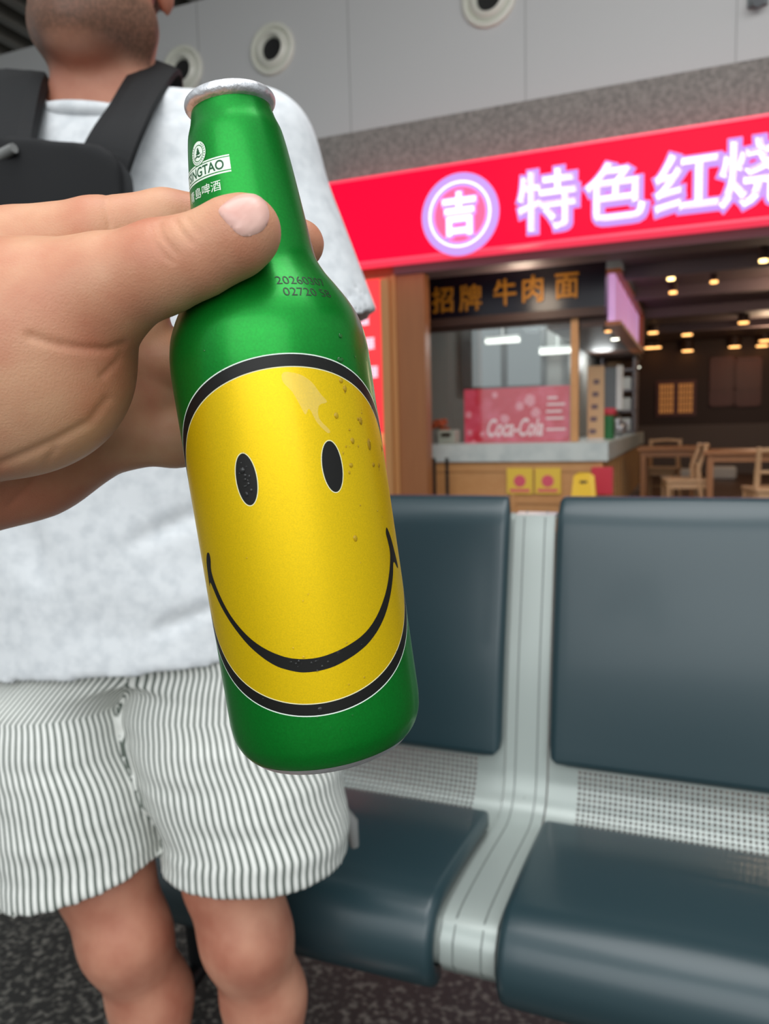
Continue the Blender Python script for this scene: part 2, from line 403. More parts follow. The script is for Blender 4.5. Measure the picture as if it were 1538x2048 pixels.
# hall roof: dark deck with corrugated ribs
rf = struct('ceiling', B_().box(-9, 7, -3.5, 5.0, Z3+.75, Z3+.8), 'ceildark')
mb = B_()
for i in range(44): s = -9+i*.36; mb.box(s, s+.11, -3.5, 5.0, Z3+.45, Z3+.75)
struct('ceiling_ribs', mb, 'ceil', rf)
for n in (.9, 2.7): struct('trim_4', B_().box(-9, 7, n, n+.08, Z3+.35, Z3+.45), 'nozzle', rf)
# kitchen back wall with a window onto the grey day outside
wa = onw(938, 700, 2.5)[0]; wb = onw(1088, 700, 2.5)[0]; wc = onw(1010, 700, 2.5)[0]
kb = B_(); kb.box(-3.2, wa, -2.6, -2.5, 0, 2.6).box(wb, -.22, -2.6, -2.5, 0, 2.6).box(wa, wb, -2.6, -2.5, 0, 1.52).box(wa, wb, -2.6, -2.5, 2.42, 2.6)
struct('wall_kitchen', kb, 'kitchen')
fr = B_(); fr.box(wa-.08, wa+.04, -2.5, -2.44, 1.48, 2.46).box(wb-.03, wb+.03, -2.5, -2.44, 1.48, 2.46).box(wc-.04, wc+.03, -2.5, -2.44, 1.48, 2.46).box(wa-.06, wb, -2.5, -2.44, 1.46, 1.53).box(wa-.06, wb, -2.5, -2.44, 2.40, 2.46)
struct('window_1', fr, 'frame')
struct('wall_kitchen_outer', B_().box(-3.3, -3.2, -2.6, -.3, 0, 2.66), 'kitchen')
# outside the kitchen window: pale sky board of cloud and dark trees are the world itself plus a hedge
hv = B_()
rnd = random.Random(4)
V = Vol([-1, -1, -1], [1, 1, 1], .06)
for i in range(9): V.ell((-.8+i*.2, 0, -.65+.25*rnd.random()), (.22, .3, .3+.2*rnd.random()), .1)
vv, ff = V.nets()
tr = mk('tree', [LW(-2.6+a[0]*2.2, -6+a[1], 1.25+a[2]*1.35) for a in vv], ff, M['tree'], smooth=True)
tag(tr, 'dark row of trees seen through the kitchen window', 'tree')

# ================================================================== FACADE THINGS
def noz(px, py, label):
    s, z = onw(px, py, 0); z = 4.63
    e = empty('air_nozzle', LW(s, 0, z), label, 'air vent', 'air nozzles on the upper wall')
    def lathe(prof, mt, nm, th=0.0):
        n = 40; v = []; f = []
        for (r_, q) in prof:
            for k in range(n):
                a = 2*math.pi*k/n; v.append((s+r_*math.cos(a), q, z+r_*math.sin(a)))
        for i in range(len(prof)-1):
            for k in range(n): f.append((i*n+k, (i+1)*n+k, (i+1)*n+(k+1) % n, i*n+(k+1) % n))
        mm = MB(LW); mm.add(v, f); return mm.build(nm, M[mt], e, True)
    lathe([(.235, .0), (.235, .02), (.222, .035), (.200, .035), (.185, .015), (.180, .002)], 'nozzle', 'flange')
    lathe([(.182, .002), (.165, .03), (.140, .055), (.125, .06), (.112, .045), (.100, .0), (.098, .002)], 'nozzle', 'nozzle_cone')
    lathe([(.101, .004), (.05, .003), (.001, .003)], 'black', 'opening')
noz(545, 95, 'round cream air nozzle on the grey wall just above the bottle mouth')
noz(978, 0, 'round cream air nozzle at the top edge of the photo above the round sign emblem')
noz(365, 130, 'round cream air nozzle half hidden behind the black strap on the man\'s shoulder')
noz(30, 210, 'round cream air nozzle at the far left edge beside the black bag strap')
noz(-160, 300, 'round cream air nozzle beyond the left edge, leftmost of the row') if False else None
s_, z_ = onw(1515, 10, 0)
cm = empty('security_camera', LW(s_, 0, z_), 'small dark grey camera mounted high on the wall at the top right corner', 'security camera')
mb = MB(LW); mb.box(s_-.07, s_+.07, .0, .03, z_-.02, z_+.12, .01); mb.build('mount', M['grey'], cm)
mb = MB(LW); mb.tube([(s_, .03, z_+.03), (s_, .12, z_-.02)], .045, 20); mb.build('camera_body', M['grey'], cm, True)

# big lit sign
SG = empty('shop_sign', LW(1, .1, Z0), 'long glowing red sign box with white Chinese characters above the restaurant', 'sign')
B_().box(-1.985, 6, -.05, .22, Z0, Z1, .01).build('light_box', M['signred'], SG)
B_().box(-1.99, 6, .0, .225, Z1, Z1+.02).build('top_edge', M['signedge'], SG)
B_().box(-1.99, 6, .0, .225, Z0-.02, Z0).build('bottom_edge', M['signedge'], SG)
def letter(ch, px, py, size, dx=0):
    s, z = onw(px, py, -.22)
    for bv, n0, mt, nm in ((.036, .238, 'lav', 'character_edge'), (.012, .262, 'litwhite', 'character_face')):
        v, f = text_geo(ch, size, 0, .004, bevel=bv)
        xs = [a[0] for a in v]; ys = [a[1] for a in v]; cx = (min(xs)+max(xs))/2; cy = (min(ys)+max(ys))/2
        mm = MB(LW); mm.add([(s+(a[0]-cx), n0+a[2], z+(a[1]-cy)) for a in v], f); o = mm.build(nm, M[mt], SG)
letter('特', 1096, 402, .49); letter('色', 1232, 386, .47); letter('红', 1374, 366, .47); letter('烧', 1508, 348, .50)
s, z = onw(921, 430, -.22)
def ringmb(s, z, r0, r1, n0, n1, tf=LW, N=56):
    v = []; f = []
    for k in range(N):
        a = 2*math.pi*k/N
        for r_, n_ in ((r0, n0), (r0, n1), (r1, n1), (r1, n0)): v.append((s+r_*math.cos(a), n_, z+r_*math.sin(a)))
    for k in range(N):
        j = (k+1) % N
        for m_ in range(4): f.append((k*4+m_, k*4+(m_+1) % 4, j*4+(m_+1) % 4, j*4+m_))
    mm = MB(tf); mm.add(v, f); return mm
def discmb(s, z, r1, n1, tf=LW, N=48):
    mm = MB(tf); mm.add([(s+r1*math.cos(2*math.pi*k/N), n1, z+r1*math.sin(2*math.pi*k/N)) for k in range(N)], [tuple(range(N-1, -1, -1))]); return mm
ringmb(s, z, .225, .335, .22, .25).build('emblem_ring', M['lav'], SG)
ringmb(s, z, .255, .27, .25, .254).build('emblem_highlight', M['litwhite'], SG)
discmb(s, z, .228, .236).build('emblem_disc', M['signpink'], SG)
for bv, n0, mt, nm in ((.024, .245, 'lav', 'emblem_edge'), (.009, .268, 'litwhite', 'emblem_character')):
    v, f = text_geo('吉', .33, 0, .004, bevel=bv); xs = [a[0] for a in v]; ys = [a[1] for a in v]; cx = (min(xs)+max(xs))/2; cy = (min(ys)+max(ys))/2
    mm = MB(LW); mm.add([(s+(a[0]-cx)*.95, n0+a[2], z+(a[1]-cy)*1.1) for a in v], f); mm.build(nm, M[mt], SG)

# lit red poster with wood frame at left of the opening
PO = empty('poster_lightbox', LW(-1.7, 0, .2), 'tall glowing red poster panel in a light wood frame left of the restaurant opening', 'poster')
B_().box(-1.97, -1.50, -.05, .06, .25, 2.43).build('poster_face', M['posterred'], PO)
fm = B_(); fm.box(-1.99, -1.44, -.06, .0, 2.42, 2.45).box(-1.52, -1.44, -.06, .09, .1, 2.42).box(-2.02, -1.965, -.06, .09, .1, 2.42).box(-1.99, -1.44, -.06, .09, .1, .26)
fm.build('poster_frame', M['woodL'], PO)
bl = B_(); rnd = random.Random(2)
for (px, py, r_) in ((726, 640, .055), (737, 688, .055), (744, 745, .05)):
    a, b = onw(px, py, -.06)
    bl = B_()
    for q in range(4): bl.box(a-.055+.03*q, a-.04+.03*q, .06, .065, b-.05+.01*(q % 2), b+.05).box(a-.06, a+.06, .06, .066, b-.045+.03*q, b-.035+.03*q)
    bl.build('white_print', M['posterwhite'], PO)
V = Vol([-.3, -.05, -.3], [.3, .05, .3], .02)
for i in range(7): V.ell((-.16+.055*i, 0, .08*math.sin(i*2.1)-.02), (.05, .012, .08), .03)
vv, ff = V.nets(); mk('food_print', [LW(-1.72+a[0], .062+a[1]*.2, 1.0+a[2]) for a in vv], ff, M['postergold'], PO, True)
# brown reveal column
CL = empty('door_column', LW(-1.3, 0, 0), 'tall brown wooden jamb panel beside the red poster', 'column')
B_().box(-1.44, -1.13, -.15, -.0, 0, 2.45).build('panel', M['woodD'], CL)
B_().box(-1.44, -1.40, .0, .02, 0, 2.46).build('edge_strip', M['woodL'], CL)

# menu board
MO = .92
MN = empty('menu_board', LW(-.5, -MO, 2.12), 'dark navy menu board with gold Chinese characters under the soffit', 'menu board')
B_().box(-1.42, .36, -MO-.08, -MO, 2.16, 2.60).build('board', M['menu'], MN)
B_().box(-1.42, .36, -MO-.10, -MO+.02, 2.08, 2.16).build('lower_rail', M['beam'], MN)
for ch, px, py in (('招', 886, 600), ('牌', 941, 596), ('牛', 1010, 585), ('肉', 1066, 578), ('面', 1134, 572)):
    s, z = onw(px, py, MO)
    v, f = text_geo(ch, .27, 0, .004, bevel=.005); xs = [a[0] for a in v]; ys = [a[1] for a in v]; cx = (min(xs)+max(xs))/2; cy = (min(ys)+max(ys))/2
    mm = MB(LW); mm.add([(s+(a[0]-cx)*.9, -MO+.012+a[2], z+(a[1]-cy)) for a in v], f); mm.build('gold_character', M['gold'], MN)

# kitchen glass screen
def glassmat():
    m = bpy.data.materials.new('clear_glass'); m.use_nodes = True; nt = m.node_tree; nt.nodes.clear()
    o = nt.nodes.new('ShaderNodeOutputMaterial'); mx = nt.nodes.new('ShaderNodeMixShader'); t = nt.nodes.new('ShaderNodeBsdfTransparent'); g = nt.nodes.new('ShaderNodeBsdfGlossy')
    g.inputs['Roughness'].default_value = .02; t.inputs[0].default_value = (.93, .96, .95, 1); mx.inputs[0].default_value = .12
    nt.links.new(t.outputs[0], mx.inputs[1]); nt.links.new(g.outputs[0], mx.inputs[2]); nt.links.new(mx.outputs[0], o.inputs[0]); return m
M['glass'] = glassmat()
GS = empty('glass_screen', LW(-.6, -1.0, .9), 'wood framed clear glass screen standing on the restaurant counter', 'glass screen')
B_().box(-1.42, .04, -1.02, -1.01, .9, 2.08).build('pane', M['glass'], GS)
B_().box(.03, .10, -1.06, -.98, .89, 2.08).build('post', M['woodC'], GS)
B_().box(-1.42, .10, -1.05, -.99, 2.04, 2.08).build('top_rail', M['beam'], GS)

# counter
CT = empty('service_counter', LW(-.4, -.9, 0), 'light wood service counter with thick white stone top', 'counter')
B_().box(-1.42, .40, -1.45, -.86, .70, .885, .008).build('counter_top', M['stonetop'], CT)
B_().box(-.2, .40, -6.4, -1.45, .70, .885, .008).build('side_counter_top', M['stonetop'], CT)
B_().box(-1.42, .33, -1.40, -.92, .0, .70).build('front_panel', M['woodC'], CT)
B_().box(-1.42, .34, -.925, -.905, .60, .70).build('upper_rail', M['woodC'], CT)
B_().box(-1.42, .34, -.925, -.90, .28, .33).build('lower_rail', M['woodC'], CT)
for s in (-1.41, -.55, .30): B_().box(s, s+.045, -.925, -.895, .0, .70).build('stile', M['woodC'], CT)
B_().box(-.15, .31, -6.35, -1.40, .0, .70).build('side_panel', M['green'], CT)
for i in range(14): n = -1.42-i*.37; B_().box(.30, .345, n-.14, n, .04, .70).build('slat', M['woodC'], CT)
B_().box(.20, .42, -6.4, -1.40, .0, .05).build('plinth', M['shelf'], CT)

# drink poster behind the glass
CK = empty('drink_poster', LW(-.4, -1.2, .9), 'red and pink soft drink poster board standing behind the counter glass', 'poster')
s0, z1 = onw(928, 778, 1.2); s1, _ = onw(1139, 765, 1.2)
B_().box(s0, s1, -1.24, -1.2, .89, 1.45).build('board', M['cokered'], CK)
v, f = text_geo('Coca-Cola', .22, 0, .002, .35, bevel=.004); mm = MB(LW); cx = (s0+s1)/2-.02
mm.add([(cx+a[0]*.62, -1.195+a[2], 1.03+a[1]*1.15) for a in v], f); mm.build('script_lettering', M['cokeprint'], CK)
ice = B_(); rnd = random.Random(8)
for (px, py, r_) in ((990, 790, .035), (938, 830, .035), (940, 865, .03), (965, 868, .03), (948, 885, .025), (1010, 838, .05), (1060, 800, .06), (1072, 825, .05), (1040, 812, .045)):
    a, b = onw(px, py, 1.2); vv = [(a+r_*math.cos(t)*(.8+.3*rnd.random()), -1.193, b+r_*math.sin(t)*(.8+.4*rnd.random())) for t in np.arange(12)*2*math.pi/12]
    ice = B_(); ice.add(vv, [tuple(range(11, -1, -1))]); ice.build('ice_print', M['cokeice'], CK)
tx = B_()
for i, (px, py, w_) in enumerate(((1105, 795, .05), (1112, 808, .09), (1108, 822, .08), (1110, 836, .09), (1112, 858, .1))):
    a, b = onw(px, py, 1.2); tx = B_().box(a-w_, a+w_, -1.196, -1.194, b-.012, b+.008); tx.build('side_print', M['cokeprint'], CK)

# lit tubes added under the kitchen ceiling to stand for lamp reflections in the glass
for (px, py, w_, lab) in ((943, 650, .2, 'long white tube standing for a lamp reflection in the glass, left one of the upper pair'), (1092, 643, .2, 'long white tube standing for a lamp reflection in the glass, upper one next to the wooden post'),
                         (1005, 681, .2, 'long white tube standing for a lamp reflection in the glass, the middle lower one'), (1115, 702, .2, 'long white tube standing for a lamp reflection in the glass, lowest one beside the wooden post')):
    s, n = onz(px, py, 2.36); n = max(n, -2.35); s, _z = onw(px, py, -n)
    e = empty('tube_reflection', LW(s, n, _z), lab, 'light', 'tubes standing for reflections in the glass')
    B_().box(s-w_, s+w_, n-.05, n+.05, _z-.03, _z+.02, .01).build('diffuser', M['tube'], e)
    B_().box(s-w_, s+w_, n-.06, n+.06, _z+.02, _z+.05).build('housing', M['white'], e)
    B_().box(s-.01, s+.01, n-.01, n+.01, _z+.05, 2.60).build('hanger', M['white'], e)
# register, flowers
s, z = onw(897, 872, 1.15)
RG = empty('cash_register', LW(s, -1.15, .885), 'small pale cash register on the counter behind the glass', 'cash register')
B_().box(s-.10, s+.10, -1.25, -1.06, .885, 1.03, .02).build('case', M['nozzle'], RG)
B_().box(s-.05, s+.05, -1.06, -1.05, .96, 1.0).build('display', M['black'], RG)
s, z = onw(862, 850, 1.1); s = max(s, -1.36)
FL = empty('flower_pot', LW(s, -1.15, .885), 'small pot of orange flowers on the counter next to the column', 'plant')
V = Vol([-.15, -.15, -.15], [.15, .15, .15], .01); rnd = random.Random(3)
for i in range(14): V.ell((rnd.uniform(-.07, .07), rnd.uniform(-.06, .06), rnd.uniform(-.05, .06)), (.028, .028, .02), .008)
vv, ff = V.nets(); mk('blossoms', [LW(s+a[0], -1.15+a[1], 1.08+a[2]) for a in vv], ff, M['orange'], FL, True)
mb = MB(LW); mb.tube([(s, -1.15, .885), (s, -1.15, .97)], [.04, .055], 20); mb.build('pot', M['grey'], FL, True)
mb = MB(LW)
for i in range(5): mb.tube([(s, -1.15, .96), (s+.04*math.cos(i*1.3), -1.15+.04*math.sin(i*1.3), 1.07)], .004, 6)
mb.build('stems', M['green'], FL)
# beige standee, monitor, crate, kettle on the side counter
s, z = .15, 0
SD = empty('standee', LW(.17, -1.7, .885), 'beige printed display stand on the counter right of the wooden post', 'display stand')
B_().box(.10, .27, -1.72, -1.70, .89, 1.66).build('panel', M['beige'], SD)
B_().box(.10, .27, -1.78, -1.66, .885, .90).build('foot', M['white'], SD)
for i in range(5): B_().box(.12+.01*i, .19+.008*i, -1.70, -1.697, .95+.13*i, 1.0+.13*i).build('purple_print', M['soffit'], SD)
MT = empty('order_screen', LW(.28, -2.4, .885), 'grey order screen on a stand on the side counter', 'screen')
B_().box(.20, .35, -2.44, -2.40, 1.2, 1.68, .01).build('screen', M['grey'], MT)
B_().box(.33, .40, -2.46, -2.38, 1.2, 1.70, .01).build('casing', M['white'], MT)
B_().box(.27, .30, -2.44, -2.41, .885, 1.2).build('stand', M['grey'], MT)
CR = empty('bottle_crate', LW(.25, -2.0, .885), 'green crate with a red top on the side counter', 'crate')
B_().box(.12, .34, -2.15, -1.9, .885, 1.14, .01).build('crate', M['green'], CR)
B_().box(.20, .36, -2.15, -1.92, 1.14, 1.22, .02).build('red_tray', M['red'], CR)
KT = empty('steel_kettle', LW(.3, -3.4, .885), 'shiny steel kettle on the far end of the side counter', 'kettle')
V = Vol([-.15, -.15, 0], [.15, .15, .3], .012); V.ell((0, 0, .1), (.09, .09, .1), .02); V.cone((.06, 0, .1), (.12, 0, .18), .02, .012, .02); V.cone((0, 0, .2), (0, 0, .22), .02, .02, .01)
vv, ff = V.nets(); mk('kettle_body', [LW(.28+a[0], -3.4+a[1], .885+a[2]) for a in vv], ff, M['silver'], KT, True)
mb = MB(LW); mb.tube([(.22, -3.4, 1.05), (.2, -3.4, 1.16), (.28, -3.4, 1.2), (.34, -3.4, 1.15)], .008, 8); mb.build('handle', M['black'], KT, True)
SH = empty('storage_shelf', LW(.2, -5, .885), 'grey storage shelf with white boxes at the end of the side counter', 'shelf')
for z in (.9, 1.2, 1.5, 1.8): B_().box(-.15, .34, -5.9, -5.2, z, z+.03).build('shelf_board', M['shelf'], SH)
for s in (-.15, .31): B_().box(s, s+.03, -5.9, -5.2, .885, 2.2).build('upright', M['shelf'], SH)
for i, z in enumerate((.93, 1.23, 1.53)): tag(B_().box(-.05, .28, -5.8, -5.25, z, z+.18, .01).build('storage_box', M['white']), ['white storage box on the lowest board of the grey shelf', 'white storage box on the middle board of the grey shelf', 'white storage box on the highest filled board of the grey shelf'][i], 'box', 'boxes on the grey shelf')

# hanging lilac light box running into the shop
HB = empty('hanging_sign', LW(.42, -2.4, 2.05), 'lilac glowing sign box with orange wood edge hanging over the side counter', 'sign')
B_().box(.38, .44, -4.3, -.95, 2.02, 2.47).build('lit_face', M['lilac'], HB)
for n in (-1.25, -1.7, -2.2, -2.8, -3.4): B_().box(.44, .443, n-.05, n+.02, 2.05, 2.45).build('face_print', M['lilacline'], HB)
fm = B_(); fm.box(.36, .50, -4.35, -.93, 2.46, 2.50).box(.36, .50, -4.35, -.93, 1.98, 2.02).box(.36, .50, -4.4, -4.3, 1.98, 2.50)
fm.build('wood_edge', M['orangewood'], HB)
struct('trim_5', B_().box(-.2, .38, -6.0, -1.02, 1.99, 2.10), 'beam')

# posters on the counter front
for i, (px0, px1, lab) in enumerate(((1014, 1066, 'yellow poster with pink bowl print on the counter front, left one'), (1070, 1122, 'yellow poster with pink bowl print on the counter front, right one'))):
    a, zt = onw(px0, 936, .9); b, zb = onw(px1, 988, .9)
    e = empty('menu_poster', LW(a, -.9, zb), lab, 'poster', 'yellow posters on the counter front')
    B_().box(a, b, -.895, -.888, zb, zt).build('sheet', M['yellowposter'], e)
    discmb((a+b)/2, (zt+zb)/2, .06, -.885).build('bowl_print', M['pinkprint'], e)
    B_().box(a+.03, b-.03, -.888, -.886, zb+.02, zb+.05).build('price_print', M['pinkprint'], e)
a, zt = onw(1183, 934, .88); b, zb = onw(1226, 990, .88)
tag(B_().box(a, b, -.9, -.86, zb, zt, .01).build('menu_card', M['red']), 'pink red card hanging at the right end of the counter front', 'card')
s, z = onw(1212, 1010, .75)
tag(B_().box(s-.09, s+.07, -.85, -.66, 0.0, .36, .02).build('waste_bin', M['green']), 'green bin below the pink card at the counter corner', 'bin')
# wet floor sign
s, z = onw(1168, 970, .3)
WF = empty('wet_floor_sign', LW(s, -.3, 0), 'yellow folding floor caution sign in front of the counter', 'floor sign')
def wf(side):
    mm = MB(LW); y = -.30; yo = .14*side
    mm.add([(s-.14, y+yo, 0), (s+.14, y+yo, 0), (s+.09, y+.012*side, .6), (s+.045, y+.012*side, .63), (s-.045, y+.012*side, .63), (s-.09, y+.012*side, .6),
            (s-.14, y+yo-.02*side, 0), (s+.14, y+yo-.02*side, 0), (s+.09, y-.004*side, .6), (s+.045, y-.004*side, .63), (s-.045, y-.004*side, .63), (s-.09, y-.004*side, .6)],
           [(0, 1, 2, 3, 4, 5), (11, 10, 9, 8, 7, 6)]+[(i, (i+1) % 6, (i+1) % 6+6, i+6) for i in range(6)])
    return mm
wf(1).build('panel', M['yellow'], WF); wf(-1).build('panel', M['yellow'], WF)
B_().box(s-.035, s+.035, -.30, -.27, .53, .56, .008).build('handle_slot', M['beam'], WF)
# stanchions
for px, lab in ((868, 'thin black post by the wooden column, left of the pair'), (884, 'thin black post by the wooden column, right of the pair')):
    s, zt = onw(px, 916, .6); s += .05 if px > 875 else 0
    e = empty('barrier_post', LW(s, -.6, 0), lab, 'barrier post', 'black posts by the counter')
    mb = MB(LW); mb.tube([(s, -.6, .02), (s, -.6, zt)], .018, 14); mb.build('pole', M['black'], e, True)
    mb = MB(LW); mb.tube([(s, -.6, 0), (s, -.6, .02)], [.06, .05], 20); mb.build('base', M['black'], e)

# restaurant ceiling lamps
L = [(1342, 560, 'warm', 'large warm downlight just below the sign, upper of the close pair'), (1346, 587, 'warm2', 'warm downlight right under the other one of the close pair'), (1428, 566, 'warm2', 'paler warm downlight right of the close pair'),
     (1527, 524, 'warm', 'bright warm downlight at the right edge just under the red sign'), (1374, 671, 'warm2', 'amber downlight above the lattice window, upper one'), (1375, 703, 'warm2', 'amber downlight above the lattice window, lower one'),
     (1306, 667, 'warm2', 'small amber downlight next to the lilac sign end, upper one'), (1300, 697, 'warm2', 'small amber downlight next to the lilac sign end, lower left one'), (1312, 697, 'warm2', 'small amber downlight next to the lilac sign end, lower right one'),
     (1487, 647, 'warm2', 'amber downlight over the dining tables, higher one on the right'), (1469, 695, 'warm2', 'amber downlight over the dining tables, lower one'), (1530, 683, 'warm2', 'amber downlight at the right edge, upper of two'), (1524, 693, 'warm2', 'amber downlight at the right edge, lower of two')]
for px, py, mt, lab in L:
    s, n = onz(px, py, 2.43)
    if n < -9.3: n = -9.3
    z = 2.43 if n > -9.2 else onw(px, py, 9.3)[1]
    if n <= -9.2: s = onw(px, py, 9.3)[0]
    k = max(.035, -n*.0085+.02)
    e = empty('downlight', LW(s, n, z), lab, 'light', 'downlights in the restaurant ceiling')
    mb = MB(LW); mb.tube([(s, n, z), (s, n, z+.02)], k, 20); mb.build('lamp', M[mt], e)
    mb = MB(LW); mb.tube([(s, n, z+.02), (s, n, 2.56)], k*1.15, 20); mb.build('housing', M['beam'], e)
for px, py, mt, lab in ((1216, 660, 'warm2', 'small amber spotlight in the beam under the lilac sign'), (1230, 676, 'cool', 'white spotlight in the beam under the lilac sign'), (1275, 733, 'cool', 'small white spotlight at the far end of the beam under the lilac sign')):
    s, n = onz(px, py, 1.985)
    e = empty('spotlight', LW(s, n, 1.985), lab, 'light', 'spotlights under the beam')
    mb = MB(LW); mb.tube([(s, n, 1.965), (s, n, 1.99)], .04 if mt == 'cool' else .03, 18); mb.build('lamp', M[mt], e)
    mb = MB(LW); mb.tube([(s, n, 1.975), (s, n, 1.995)], .05, 18); mb.build('ring', M['beam'], e)
# back wall lattice windows and wood panels
a, zt = onw(1312, 762, 9.4); b, zb = onw(1392, 832, 9.4)
LT = empty('lattice_window', LW(a, -9.45, zb), 'glowing paper lattice window pair on the dark back wall', 'window')
B_().box(a, b, -9.47, -9.42, zb, zt).build('frame', M['redbrown'], LT)
for x0, x1 in ((a+.07, (a+b)/2-.05), ((a+b)/2+.05, b-.07)):
    B_().box(x0, x1, -9.42, -9.41, zb+.07, zt-.07).build('paper_panel', M['lattice'], LT)
    g = B_()
    for i in range(1, 5): g.box(x0+(x1-x0)*i/5-.008, x0+(x1-x0)*i/5+.008, -9.41, -9.40, zb+.07, zt-.07).box(x0, x1, -9.41, -9.40, zb+.07+(zt-zb-.14)*i/5-.008, zb+.07+(zt-zb-.14)*i/5+.008)
    g.build('lattice', M['redbrown'], LT)
for px0, px1, lab in ((1420, 1468, 'red brown carved wall panel right of the lattice window'), (1472, 1522, 'red brown carved wall panel nearest the right edge')):
    a, zt = onw(px0, 715, 9.4); b, zb = onw(px1, 812, 9.4)
    e = empty('wall_panel', LW(a, -9.45, zb), lab, 'wall panel', 'red brown panels on the back wall')
    B_().box(a, b, -9.48, -9.44, zb, zt).build('board', M['redbrown'], e)
    g = B_(); g.box(a, a+.04, -9.44, -9.42, zb, zt).box(b-.04, b, -9.44, -9.42, zb, zt).box(a, b, -9.44, -9.42, zt-.04, zt).box(a, b, -9.44, -9.42, zb, zb+.04).box(a, b, -9.44, -9.42, (zt+zb)/2-.15, (zt+zb)/2-.11)
    g.build('moulding', M['redbrown'], e)

# dining furniture
def table(s, n, w_, d_, lab):
    e = empty('dining_table', LW(s, n, 0), lab, 'table', 'dining tables in the restaurant')
    B_().box(s-w_/2, s+w_/2, n-d_/2, n+d_/2, .71, .75, .01).build('tabletop', M['tabletop'], e)
    B_().box(s-w_/2+.05, s+w_/2-.05, n-d_/2+.05, n+d_/2-.05, .64, .71).build('apron', M['tabletop'], e)
    for a in (-1, 1):
        for b in (-1, 1): B_().box(s+a*(w_/2-.07)-.03, s+a*(w_/2-.07)+.03, n+b*(d_/2-.07)-.03, n+b*(d_/2-.07)+.03, 0, .71).build('leg', M['tabletop'], e)
def chair(s, n, rz, lab):
    c, d = math.cos(rz), math.sin(rz)
    def tf(x, y, z): return LW(s+x*c-y*d, n+x*d+y*c, z)
    e = empty('dining_chair', LW(s, n, 0), lab, 'chair', 'wooden dining chairs in the restaurant')
    m = MB(tf); m.box(-.21, .21, -.2, .22, .42, .46, .015); m.build('seat', M['chair'], e)
    m = MB(tf); m.box(-.19, .19, -.18, .20, .36, .42); m.build('seat_frame', M['chair'], e)
    for a in (-1, 1):
        m = MB(tf); m.tube([(a*.19, -.17, .82), (a*.185, -.16, .74), (a*.175, -.10, .58), (a*.18, -.11, .44), (a*.19, -.17, .0)], [.02, .024, .028, .028, .02], 10); m.build('leg', M['chair'], e, True)
        m = MB(tf); m.tube([(a*.18, .19, .42), (a*.18, .2, .0)], [.024, .017], 10); m.build('leg', M['chair'], e, True)
    m = MB(tf); m.tube([(-.19, -.165, .79), (-.1, -.20, .80), (0, -.215, .805), (.1, -.20, .80), (.19, -.165, .79)], .022, 8); m.build('backrest', M['chair'], e, True)
    m = MB(tf); m.tube([(-.175, -.105, .60), (0, -.14, .60), (.175, -.105, .60)], .017, 8); m.build('back_rail', M['chair'], e, True)
    m = MB(tf); m.tube([(-.18, -.13, .2), (.18, -.13, .2)], .012, 8); m.build('stretcher', M['chair'], e, True)
s, n = onz(1499, 899, .80)
chair(s+.21, n-.1, math.pi-.25, 'pale wooden chair with curved back standing nearest at the right edge')
s, n = onz(1500, 905, .72); table(s+.15, n, 1.2, .7, 'brown dining table behind the pale chair at the right edge')
chair(s-.62, n+.05, 1.4, 'wooden chair at the left end of the right hand dining table')
s, n = onz(1338, 893, .75); table(s, n, .7, .7, 'small brown dining table below the lattice window')
chair(s-.1, n-.65, .2, 'wooden chair in front of the table below the lattice window')
s, n = onz(1405, 948, .1)
tag(B_().box(s-.7, s-.05, n-.1, n+.1, .001, .2, .06).build('white_bundle', M['paperwhite']), 'pale wrapped bundle on the restaurant floor against the back wall, left one', 'bundle')
tag(B_().box(s+.05, s+.55, n-.1, n+.1, .001, .24, .06).build('white_bundle', M['paperwhite']), 'brighter pale wrapped bundle on the restaurant floor against the back wall, right one', 'bundle')
# restaurant light (from its own ceiling lamps)
def point(name, p, e, c, r=.15):
    l = bpy.data.lights.new(name, 'POINT'); l.energy = e; l.color = c; l.shadow_soft_size = r; o = bpy.data.objects.new(name, l); col.objects.link(o); o.location = Vector(p)
point('restaurant_lamp_light', LW(2.2, -2.2, 2.2), 26, (1, .74, .5)); point('restaurant_lamp_light', LW(2.2, -6.5, 2.2), 34, (1, .7, .45))
point('kitchen_lamp_light', LW(-.5, -1.8, 2.2), 24, (.95, 1, 1)); point('counter_lamp_light', LW(-.3, -.35, 2.3), 9, (1, .8, .6)); point('kitchen_lamp_light', LW(0, -4.0, 1.9), 10, (.95, 1, 1))
#@@PART2
# ================================================================== BENCH
BA = math.radians(21.5); BU = np.array([math.cos(BA), -math.sin(BA), 0]); BN = np.array([-math.sin(BA), -math.cos(BA), 0])
BJ = np.array([.236, 1.30, 0])
def LB(u, n, z): return BJ+u*BU+n*BN+np.array([0, 0, z])
def crv(pts, n=60):
    """smooth dense curve through 2D points with cumulative arc length"""
    r = []
    m = len(pts)
    for i in range(m-1):
        p0 = np.array(pts[max(i-1, 0)], float); p1 = np.array(pts[i], float); p2 = np.array(pts[i+1], float); p3 = np.array(pts[min(i+2, m-1)], float)
        for t in np.arange(8)/8: r.append(.5*((2*p1)+(-p0+p2)*t+(2*p0-5*p1+4*p2-p3)*t*t+(-p0+3*p1-3*p2+p3)*t**3))
    r.append(np.array(pts[-1], float)); r = np.array(r); s = np.concatenate([[0], np.cumsum(np.linalg.norm(np.diff(r, axis=0), axis=1))]); return r, s
prof = [(.345, .366), (.372, .371), (.388, .394), (.382, .424), (.352, .438), (.22, .428), (.11, .414), (.05, .409), (.012, .424), (-.010, .456), (-.020, .50), (-.05, .66), (-.083, .80), (-.108, .905), (-.122, .930), (-.138, .926)]
PR, PS = crv(prof)
